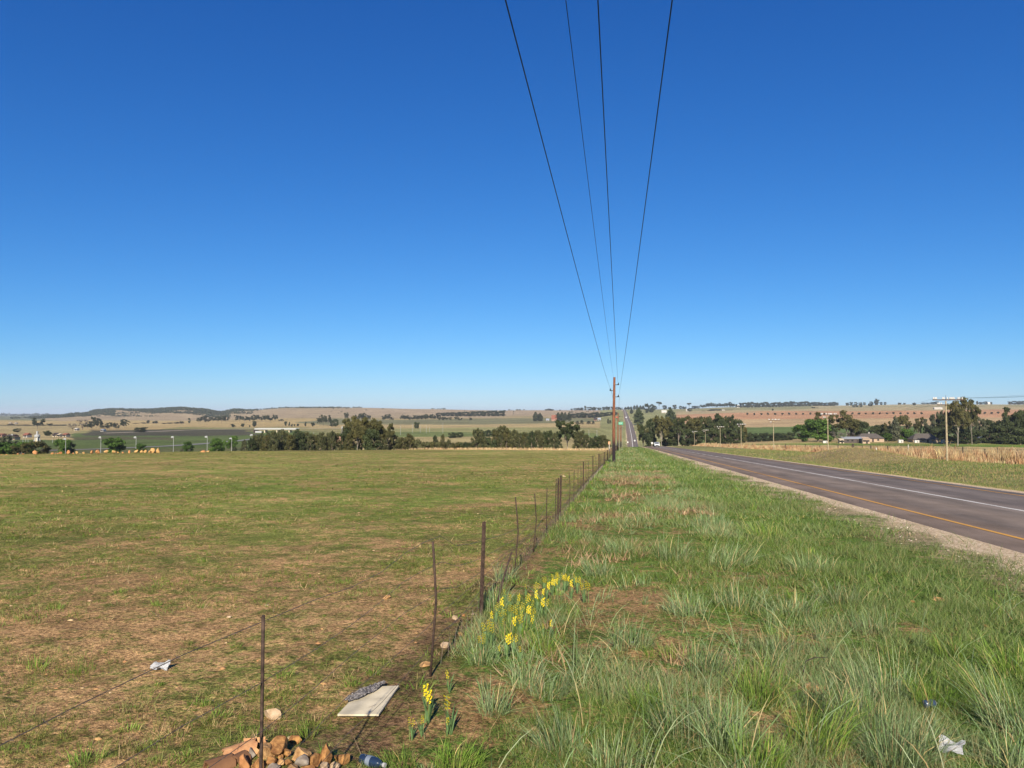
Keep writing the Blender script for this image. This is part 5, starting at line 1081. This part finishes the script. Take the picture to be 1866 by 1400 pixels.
# valley road (pale strip) below the bridge and the far pale track
def strip(name, pxs, w, mt, lift=.25):
    V_ = []; Q_ = []; pts_ = [hit(a, b, 230)[0] for a, b in pxs]; dense = []
    for a, b in zip(pts_[:-1], pts_[1:]):
        k = max(2, int((b - a).length / 8)); dense += [a.lerp(b, t / k) for t in range(k)]
    dense.append(pts_[-1])
    for i_, p_ in enumerate(dense):
        t = (dense[min(i_ + 1, len(dense) - 1)] - dense[max(i_ - 1, 0)]); t.z = 0; t.normalize(); n_ = Vector((-t.y, t.x, 0))
        for s_ in (-1, 1):
            q_ = p_ + n_ * s_ * w / 2; V_.append((q_.x, q_.y, gh(q_.x, q_.y) + lift))
    for k in range(len(dense) - 1): Q_.append((2 * k, 2 * k + 1, 2 * k + 3, 2 * k + 2))
    tag(link_mesh(name, np_mesh(name, V_, None, Q_), mt), kind='structure')
VR = mat('pale_asphalt', (.24, .225, .22), .9, .12, .02, coord='Generated'); TR = mat('pale_track', (.62, .52, .38), .95, .1, .02, coord='Generated')
strip('valley_road', [(80, 822), (200, 818.5), (300, 814), (380, 808.5), (450, 802), (500, 797), (520, 795)], 9, VR)
strip('plain_track', [(190, 790), (260, 787.5), (330, 785), (400, 783), (462, 781.5)], 9, TR)
strip('plain_track', [(548, 781), (620, 781.5), (640, 781)], 8, TR)

# ------------------------------------------------------------------ stones
ROCK = [mat('ochre_stone', (.50, .26, .09), .9, .3, 22, bump=1, col2=(.19, .085, .03)), mat('tan_stone', (.58, .35, .15), .9, .3, 20, bump=1, col2=(.28, .15, .06)), mat('grey_stone', (.36, .31, .25), .9, .3, 14, bump=.6, col2=(.19, .15, .12)), mat('pale_stone', (.60, .45, .30), .9, .3, 18, bump=.8, col2=(.38, .26, .15)), mat('orange_boulder', (.66, .33, .13), .9, .25, 2.5, bump=.5, col2=(.42, .18, .07)), mat('yellow_boulder', (.66, .42, .16), .9, .25, 2.5, bump=.5, col2=(.46, .26, .10))]
CLAY = mat('fired_clay', (.58, .32, .15), .9, .25, 14, bump=.5, col2=(.36, .17, .08)); CLAYD = mat('dark_clay', (.20, .10, .05), .85, .3, 6)
def rock(name, loc, dim, mt, seed, label, group=None, cat='stone', rz=0, tilt=0, cuts=12):
    bm = bmesh.new(); bmesh.ops.create_icosphere(bm, subdivisions=3, radius=1); g = random.Random(seed)
    pl = []
    for k in range(cuts):
        n_ = Vector((g.gauss(0, 1), g.gauss(0, 1), g.gauss(0, 1))).normalized(); pl.append((n_, g.uniform(.42, .82)))
    for v_ in bm.verts:
        for n_, d_ in pl:
            s_ = v_.co.dot(n_) - d_
            if s_ > 0: v_.co -= n_ * s_ * .985
        v_.co *= 1 + .05 * mnoise.noise(v_.co * 3 + Vector((seed, 0, 0)))
        v_.co = Vector((v_.co.x * dim[0] / 2, v_.co.y * dim[1] / 2, v_.co.z * dim[2] / 2)) * 1.3
    me = bpy.data.meshes.new(name); bm.to_mesh(me); bm.free(); o = link_mesh(name, me, mt); o.location = loc; o.rotation_euler = (tilt, tilt * .5, rz)
    tag(o, label, cat, group); return o
gp = 'stones of the heap at the post foot'
pile = [ # px, py(centre), w, h, mat, where
 (541,1348,26,14,0,'small orange stone at the back top of the heap'),(505,1362,46,34,0,'large ochre stone leaning on the big clay shard'),(482,1369,30,34,1,'tan slab directly left of the thin post'),(550,1374,40,26,1,'largest pale ochre stone in the middle of the heap, crossed by a wire'),
 (509,1367,16,18,2,'upright grey-brown stone right of the post'),(522,1373,16,18,0,'brown stone between the upright stone and the largest stone'),(515,1355,12,10,1,'small cream stone in the dark hollow of the heap'),(493,1388,20,14,0,'rounded ochre stone touching the post foot'),(498,1376,18,9,1,'flat tan stone above the rounded ochre stone'),
 (511,1382,12,9,0,'little orange stone at the middle of the heap'),(512,1391,18,12,1,'yellowish stone low in the middle of the heap'),(526,1390,16,12,0,'round brown stone left of the grey speckled stone'),(547,1389,32,18,2,'grey speckled stone in front of the largest stone'),(575,1388,22,26,0,'long ochre stone standing right of the speckled stone'),
 (595,1376,20,40,0,'tall dark ochre stone at the right side of the heap'),(622,1384,26,22,0,'rightmost ochre stone of the heap'),(590,1396,24,16,3,'pale broken stone at the lower right of the heap'),(608,1396,20,12,3,'pale pebble between the tall ochre stone and the rightmost stone'),(530,1347,12,9,3,'small pale stone at the back of the heap'),
 (519,1347,7,6,4,'tiny pink stone at the back edge of the heap'),(470,1394,26,22,0,'brown stone left of the post at the frame bottom'),(445,1392,22,26,4,'dark red-brown stone beside the round clay piece'),(500,1399,22,12,2,'grey stone cut by the bottom edge below the post'),(530,1402,24,16,1,'tan stone cut by the bottom edge in the middle'),(560,1404,24,16,0,'ochre stone cut by the bottom edge at the right'),(458,1375,18,20,2,'brown stone tucked under the big clay shard')]
for i_, (px_, py_, w_, h_, mi, lb) in enumerate(pile):
    p, u_ = hit(px_, py_ + h_ * .45); s_ = u_ / F
    rock('stone', (p.x, p.y, p.z + h_ * s_ * .36), (w_ * s_ * .95, w_ * s_ * .8, h_ * s_ * 1.0), ROCK[mi], i_ + 3, lb, gp, rz=i_ * 1.3)
def shard(px_, py_, length, rad, arc, rz, tilt, mt, lb, thick=.012):
    p, u_ = hit(px_, py_); mb = MB(); n_ = 12; ring = []
    for k in range(2):
        for rr_ in (rad, rad - thick):
            ring.append([mb.bm.verts.new((( -.5 + k) * length * (1 + .08 * math.sin(j * 2.1)), rr_ * math.sin(-arc / 2 + arc * j / n_), rr_ * math.cos(-arc / 2 + arc * j / n_))) for j in range(n_ + 1)])
    a, b_, c_, d_ = ring
    for j in range(n_):
        mb.bm.faces.new((a[j], a[j + 1], c_[j + 1], c_[j])); mb.bm.faces.new((b_[j], d_[j], d_[j + 1], b_[j + 1])); mb.bm.faces.new((a[j], b_[j], b_[j + 1], a[j + 1])); mb.bm.faces.new((c_[j], c_[j + 1], d_[j + 1], d_[j]))
    for j in (0, n_): mb.bm.faces.new((a[j], c_[j], d_[j], b_[j]))
    o = mb.build('clay_pipe_shard', mt, smooth=False); o.location = (p.x, p.y, p.z + tilt[1]); o.rotation_euler = (tilt[0], tilt[2], rz); tag(o, lb, 'clay shard', 'broken clay pipe pieces at the left of the heap')
shard(440, 1377, .20, .085, 2.6, R(35), (0, -.02, R(-8)), CLAY, 'big pale orange curved clay shard at the left top of the heap')
shard(466, 1362, .14, .07, 2.8, R(20), (R(150), .06, 0), CLAY, 'red-brown hollow clay shard opening upward behind the post')
shard(400, 1399, .16, .07, 5.2, R(48), (0, -.01, 0), CLAYD, 'dark rounded clay pipe piece at the lower left of the heap', .014)
shard(437, 1392, .09, .055, 4.2, R(70), (R(10), 0, 0), CLAYD, 'short dark clay piece under the big pale shard', .014)
for i_, (px_, py_, w_, h_, mi, lb) in enumerate([(500,1299,30,28,3,'pale rough stone in the field right of the near post'),(809,1177,18,13,3,'cream stone on the bare soil beside the thin dropper'),(828,1125,15,8,3,'flat cream stone left of the thick rusty post'),(776,1211,22,8,1,'flat tan stone left of the thin dropper'),(705,1089,12,9,1,'tan stone in the middle of the brown field'),(845,1121,8,6,0,'little orange stone beside the thick post foot'),(862,1121,5,4,3,'tiny white pebble at the thick post foot'),(417,1125,7,5,3,'small white pebble in the field above the near post'),(840,1155,14,7,4,'pinkish stone in the fence shadow'),(1493,1254,40,22,1,'large buff flat stone among the verge tussocks'),(1710,1092,20,7,1,'buff flat stone in the short grass near the gravel'),(1664,1096,11,5,0,'little ochre stone left of the buff flat stone'),(1798,1141,11,7,0,'round ochre stone in the grass at the right'),(1747,1214,9,6,0,'ochre stone in the grass above the paper scrap'),(487,1103,10,4,3,'thin white chip in the field above the near post'),(1028,822+0.0+46,6,4,3,'pale stone in the far part of the field')]):
    p, u_ = hit(px_, py_ + h_ * .4); s_ = u_ / F
    rock('stone', (p.x, p.y, p.z + h_ * s_ * .25), (w_ * s_, w_ * s_ * .8, h_ * s_), ROCK[mi], i_ + 60, lb, None, rz=i_)
bl = [(5,3,4),(14,4,4),(26,3,4),(34,4,4),(44,3,4),(66.5,10,4),(97,5,4),(103,3,4),(107,3,4),(112,7,4),(126,8,4),(135,3,4),(141.5,5.5,5),(154,5,5),(169,7,4),(180,8,4),(195,8,5),(210,8,5),(216,4,5),(225,4,4),(237,6,4),(250,8,5),(259,8,5),(266,7,5),(274,6,5),(280,8,5),(289,8,5),(371,9,4),(381,7,5),(283.5,4,5)]
bl.sort()
for i_, (px_, w_, mi) in enumerate(bl):
    dep = np.interp(px_, [0, 300, 400], [88, 106, 116]); p = stand(px_, dep); s_ = dep / F; tall = 1.6 if px_ in (280, 289) else (.45 if px_ in (371, 381, 5, 14, 26) else 1.0)
    rock('boulder', (p.x, p.y, p.z + w_ * s_ * .35 * tall), (w_ * s_ * .85, w_ * s_ * .8, w_ * s_ * .85 * tall), ROCK[mi], i_ + 200, ('yellow' if mi == 5 else 'orange') + ' boulder on the far edge of the field, ' + ordn(i_, len(bl)), 'boulders along the far edge of the field', 'boulder', rz=i_ * .9)

# ------------------------------------------------------------------ litter
BOARD = mat('cream_board', (.66, .58, .42), .95, .2, 7, spec=.05)
cs = [hit(615, 1312)[0], hit(690, 1312)[0], hit(727, 1258)[0], hit(662, 1262)[0]]; c0 = sum(cs, Vector()) / 4; zb = max(c.z for c in cs) + .03
mb = MB(); lo = [Vector((c.x, c.y, zb - .014)) - c0 for c in cs]; hi = [Vector((c.x, c.y, zb)) - c0 for c in cs]
mb.poly(lo + hi, [(0, 3, 2, 1), (4, 5, 6, 7), (0, 1, 5, 4), (1, 2, 6, 5), (2, 3, 7, 6), (3, 0, 4, 7)]); o = mb.build('board', BOARD); o.location = c0; tag(o, 'cream coloured flat board lying on the bare soil beside the fence', 'board')
RAG = mat('grey_rag', (.62, .58, .55), .95, .5, 55, col2=(.16, .14, .13))
mb = MB(); g = random.Random(5); a = at(640, 1287, 1); rows = []
pa = hit(636, 1290)[0]; pb_ = hit(706, 1256)[0]; dv = pb_ - pa; nv = Vector((-dv.y, dv.x, 0)).normalized()
for k in range(26):
    t = k / 25; row = []
    for j in range(6):
        s_ = (j / 5 - .5) * (.03 + .10 * math.sin(math.pi * min(1, t * .9 + .1)))
        row.append(mb.bm.verts.new(pa + dv * t + nv * (s_ + .03) + Vector((g.gauss(0, .004), g.gauss(0, .004), zb - pa.z - dv.z * t + .012 + abs(g.gauss(0, .009)))) - pa))
    rows.append(row)
for k in range(25):
    for j in range(5): mb.bm.faces.new((rows[k][j], rows[k][j + 1], rows[k + 1][j + 1], rows[k + 1][j]))
bmesh.ops.solidify(mb.bm, geom=mb.bm.faces[:], thickness=.006); o = mb.build('torn_rag', RAG); o.location = pa; tag(o, 'crumpled grey and black rag along the edge of the cream board', 'rag')
PAPER = mat('white_plastic', (.78, .79, .80), .5, .08, 5)
def sheet(px, py, w, d, rz, lb, name, crumple=.02, lift=.03, tilt=(0, 0), mt=None, nx=9, ny=6, seed=1):
    p, u_ = hit(px, py); mb = MB(); g = random.Random(seed); rows = []
    for i_ in range(nx):
        rows.append([mb.bm.verts.new(((i_ / (nx - 1) - .5) * w + g.gauss(0, w * .006), (j / (ny - 1) - .5) * d + g.gauss(0, d * .008), lift + crumple * mnoise.noise(Vector((i_ * .32 + seed, j * .35, 0))) * 2.2 + crumple * (abs(i_ - nx / 2) / nx))) for j in range(ny)])
    for i_ in range(nx - 1):
        for j in range(ny - 1): mb.bm.faces.new((rows[i_][j], rows[i_ + 1][j], rows[i_ + 1][j + 1], rows[i_][j + 1]))
    bmesh.ops.solidify(mb.bm, geom=mb.bm.faces[:], thickness=.002); o = mb.build(name, mt or PAPER, smooth=True); o.location = p; o.rotation_euler = (tilt[0], tilt[1], rz); tag(o, lb, 'litter'); return o
sheet(294, 1222, .15, .10, R(10), 'crumpled white plastic scrap lying in the brown field', 'plastic_scrap', .035, .04, (R(25), 0), seed=2)
sheet(1745, 1388, .15, .11, R(-35), 'folded white paper scrap in the grass at the bottom right', 'paper_scrap', .03, .15, (R(34), R(-6)), seed=4)
sheet(1152, 1175+0, .03, .02, 0, 'tiny silvery scrap in the tussocks right of the flowers', 'foil_scrap', .01, .02, seed=6)
# can half hidden in the grass, bottle by the heap
p, u_ = hit(1693, 1297); e = empty('drink_can', (p.x, p.y, p.z + .055), R(20), label='small crushed blue and silver can in the verge grass above the paper', cat='can')
CANB = mat('blue_label', (.04, .07, .14), .3, .1, spec=.6)
MB().lathe([(.022, -.045), (.032, -.04), (.027, -.01), (.032, .03), (.03, .045)], n=14, axis='X').build('body', CANB, e, smooth=True); MB().lathe([(.028, .045), (.026, .052)], n=14, axis='X').build('lid', WHT, e)
p, u_ = hit(676, 1402); e = empty('plastic_bottle', (p.x, p.y, p.z + .04), R(-20), label='dark blue plastic bottle lying right of the stone heap', cat='bottle'); BOT = mat('dark_blue_plastic', (.02, .035, .07), .12, .2, spec=.8)
MB().lathe([(.02, -.085), (.031, -.08), (.033, -.06), (.030, -.045), (.033, -.03), (.030, -.01), (.033, .01), (.033, .04), (.024, .07), (.013, .085), (.013, .1)], n=18, axis='X').build('body', BOT, e, smooth=True)
MB().lathe([(.015, .1), (.015, .118)], n=14, axis='X').build('cap', WHT, e)
MB().lathe([(.0336, -.028), (.0336, .006)], n=18, axis='X').build('label_band', mat('grey_band', (.2, .24, .3), .4), e)
# dead stalk arching in the verge
p, u_ = hit(1465, 1240); o = MB().tube([(0, 0, 0), (.0, .0, .08), (.03, .05, .15), (.12, .08, .18), (.24, .12, .17)], [.006, .006, .005, .004, .002], 6).build('dead_stalk', DKR); o.location = p; tag(o, 'dark arching dead stalk above the buff stone in the verge', 'stalk')

# ------------------------------------------------------------------ yellow flowers
YEL = mat('yellow_petals', (.85, .66, .02), .6, .1, 5); FLG = mat('flower_leaves', (.14, .24, .09), .6, .3, 8); STM = mat('flower_stem', (.20, .30, .09), .6, .2, 8)
def flower_proto(seed, spikes):
    g = random.Random(seed); e = empty('yellow_flower', (0, 0, 0)); ml = MB(); ms = MB(); mf = MB()
    for k in range(11):
        a = g.random() * 6.28; h = g.uniform(.12, .24); o_ = g.uniform(.03, .10); w = .009
        d_ = Vector((math.cos(a), math.sin(a), 0)); n_ = Vector((-d_.y, d_.x, 0)) * w
        pts_ = [Vector((0, 0, 0)) + n_, Vector((0, 0, 0)) - n_, d_ * o_ * .4 + Vector((0, 0, h * .6)) - n_, d_ * o_ * .4 + Vector((0, 0, h * .6)) + n_, d_ * o_ + Vector((0, 0, h))]
        ml.poly(pts_, [(0, 1, 2, 3), (3, 2, 4)])
    for k in range(spikes):
        a = g.random() * 6.28; h = .24 + g.random() * .05; b_ = Vector((math.cos(a) * .03 * k, math.sin(a) * .03 * k, 0)); t_ = b_ + Vector((g.gauss(0, .015), g.gauss(0, .015), h)); ms.tube([b_, b_.lerp(t_, .5) + Vector((.004, 0, 0)), t_], [.004, .0035, .0025], 5)
        for q_ in range(9):
            z_ = h * (.66 + .36 * q_ / 9); aa = q_ * 2.4; c_ = b_.lerp(t_, z_ / h) + Vector((math.cos(aa), math.sin(aa), 0)) * .014
            for pt in range(5):
                p1 = pt * 1.256; d_ = Vector((math.cos(p1), math.sin(p1) * .6, math.sin(p1) * .8)) * g.uniform(.010, .016); n_ = Vector((-math.sin(p1), math.cos(p1), .3)).normalized() * .007
                mf.poly([c_, c_ + d_ * .6 + n_, c_ + d_, c_ + d_ * .6 - n_], [(0, 1, 2, 3)])
    ml.build('leaves', FLG, e, recalc=False); ms.build('stem', STM, e); mf.build('petals', YEL, e, recalc=False); return e
KID.clear()
FP = [flower_proto(s, n_) for s, n_ in ((1, 1), (2, 2), (3, 3), (4, 1))]
spec = [('clump of yellow flower spikes with broad leaves right of the board',780,1264,2,1.0),('single tall yellow flower spike right of the broad leaved clump',821,1275,0,1.1),('small yellow flower near the foot of the thin dropper',819,1228,3,.7),('low yellow flowers at the grass edge below the leafy clump',751,1314,1,.6),('yellow flower right of the low ones below the leafy clump',768,1310,3,.6),('lone low yellow flower below the tall spike',815,1310,0,.55),('pair of yellow flowers below the main patch, left',895,1145,1,.8),('yellow flower just right of the pair below the main patch',913,1133,3,.8),('small yellow flower on bare ground, lower middle',908,1180,0,.6),('dull orange-yellow flower, lower right of the others',947,1181,3,.6),('yellow flower right of the main patch, nearer one',990,1140,0,.6),('yellow flower right of the main patch, standing highest',1006,1136,3,.7)]
cluster = [(910,1103),(916,1096),(904,1106),(929,1086),(928,1107),(937,1110),(949,1106),(944,1086),(954,1116),(961,1111),(963,1089),(958,1067),(973,1114),(976,1069),(987,1076),(987,1096),(994,1097),(996,1064),(1006,1061),(1010,1050),(1014,1059),(1029,1050),(1033,1054),(1047,1047),(1064,1067),(876,1162),(884,1163),(924,1162),(936,1163)]
cluster += [(921,1078),(940,1098),(967,1099),(979,1083),(991,1056),(1019,1045),(1041,1062),(1052,1056),(899,1120),(913,1117),(933,1128),(885,1140),(948,1127),(968,1124)]
cluster.sort()
for i_, (a_, b_) in enumerate(cluster): spec.append(('yellow flower of the main patch behind the thick rusty post, ' + ordn(i_, len(cluster)), a_, b_, i_ % 4, .75 + (i_ * 7 % 5) * .06))
used = set()
for (lb, px_, py_, pi, sc_) in spec:
    # py_ is the flower head; put the foot one plant height lower
    u_ = hit(px_, py_)[1]
    for _ in range(4): yb = py_ + .25 * sc_ * F / u_ * .97; p, u_ = hit(px_, yb)
    src = FP[pi]
    if pi in used: e = copy_tree(src)
    else: e = src; used.add(pi)
    e.location = p; e.scale = (sc_, sc_, sc_); e.rotation_euler = (0, 0, px_ * .7); e['label'] = lb; e['category'] = 'flower'; e['group'] = 'yellow wild flowers beside the fence'
KID.clear()

# ------------------------------------------------------------------ haze
HZ = True
if HZ:
    me = bpy.data.meshes.new('haze'); bm = bmesh.new(); bmesh.ops.create_cube(bm, size=1, matrix=Matrix.Translation((0, 0, 5)) @ Matrix.Diagonal((34000, 34000, 130, 1))); bm.to_mesh(me); bm.free()
    hm = bpy.data.materials.new('haze'); hm.use_nodes = True; nt = hm.node_tree; nt.nodes.remove(nt.nodes['Principled BSDF']); pv = nt.nodes.new('ShaderNodeVolumePrincipled')
    pv.inputs['Color'].default_value = (.72, .82, .95, 1); pv.inputs['Density'].default_value = 6e-5; pv.inputs['Anisotropy'].default_value = 0
    nt.links.new(pv.outputs[0], nt.nodes['Material Output'].inputs['Volume']); tag(link_mesh('haze', me, hm), kind='stuff')
    sc.cycles.volume_bounces = 0

# ------------------------------------------------------------------ light
SUN_EL = R(31); sd = Vector((.10, -.995, 0)).normalized()        # towards the sun, behind the photographer
w = bpy.data.worlds.new('World'); sc.world = w; w.use_nodes = True; nt = w.node_tree
sky = nt.nodes.new('ShaderNodeTexSky'); sky.sky_type = 'NISHITA'; sky.sun_disc = False; sky.sun_elevation = SUN_EL; sky.sun_rotation = math.atan2(sd.x, sd.y)
sky.altitude = 1500; sky.air_density = 1.0; sky.dust_density = .6; sky.ozone_density = 3.0
bg = nt.nodes['Background']; bg.inputs['Strength'].default_value = .12; 
sepc = nt.nodes.new('ShaderNodeSeparateColor'); cmbc = nt.nodes.new('ShaderNodeCombineColor'); nt.links.new(sky.outputs[0], sepc.inputs[0])
for ch, (kk_, pp_) in enumerate(((.50, 1.55), (.655, 1.08), (.92, .78))):      # deep clean highveld blue: clear, dry, high-altitude air
    m1 = nt.nodes.new('ShaderNodeMath'); m1.operation = 'MULTIPLY'; m1.inputs[1].default_value = .12; m2 = nt.nodes.new('ShaderNodeMath'); m2.operation = 'POWER'; m2.inputs[1].default_value = pp_; m3 = nt.nodes.new('ShaderNodeMath'); m3.operation = 'MULTIPLY'; m3.inputs[1].default_value = kk_ / .12 / 1.766
    nt.links.new(sepc.outputs[ch], m1.inputs[0]); nt.links.new(m1.outputs[0], m2.inputs[0]); nt.links.new(m2.outputs[0], m3.inputs[0]); nt.links.new(m3.outputs[0], cmbc.inputs[ch])
nt.links.new(cmbc.outputs[0], bg.inputs['Color'])
ld = bpy.data.lights.new('sun', 'SUN'); ld.energy = 5.0; ld.angle = R(.5); ld.color = (1, .90, .74); lo = bpy.data.objects.new('sun', ld); COL.objects.link(lo)
v_ = Vector((sd.x * math.cos(SUN_EL), sd.y * math.cos(SUN_EL), math.sin(SUN_EL))); lo.rotation_euler = v_.to_track_quat('Z', 'Y').to_euler()
sc.view_settings.view_transform = 'Standard'; sc.view_settings.look = 'None'; sc.view_settings.exposure = .82; sc.view_settings.gamma = 1
sc.cycles.max_bounces = 5; sc.cycles.diffuse_bounces = 2; sc.cycles.use_adaptive_sampling = True
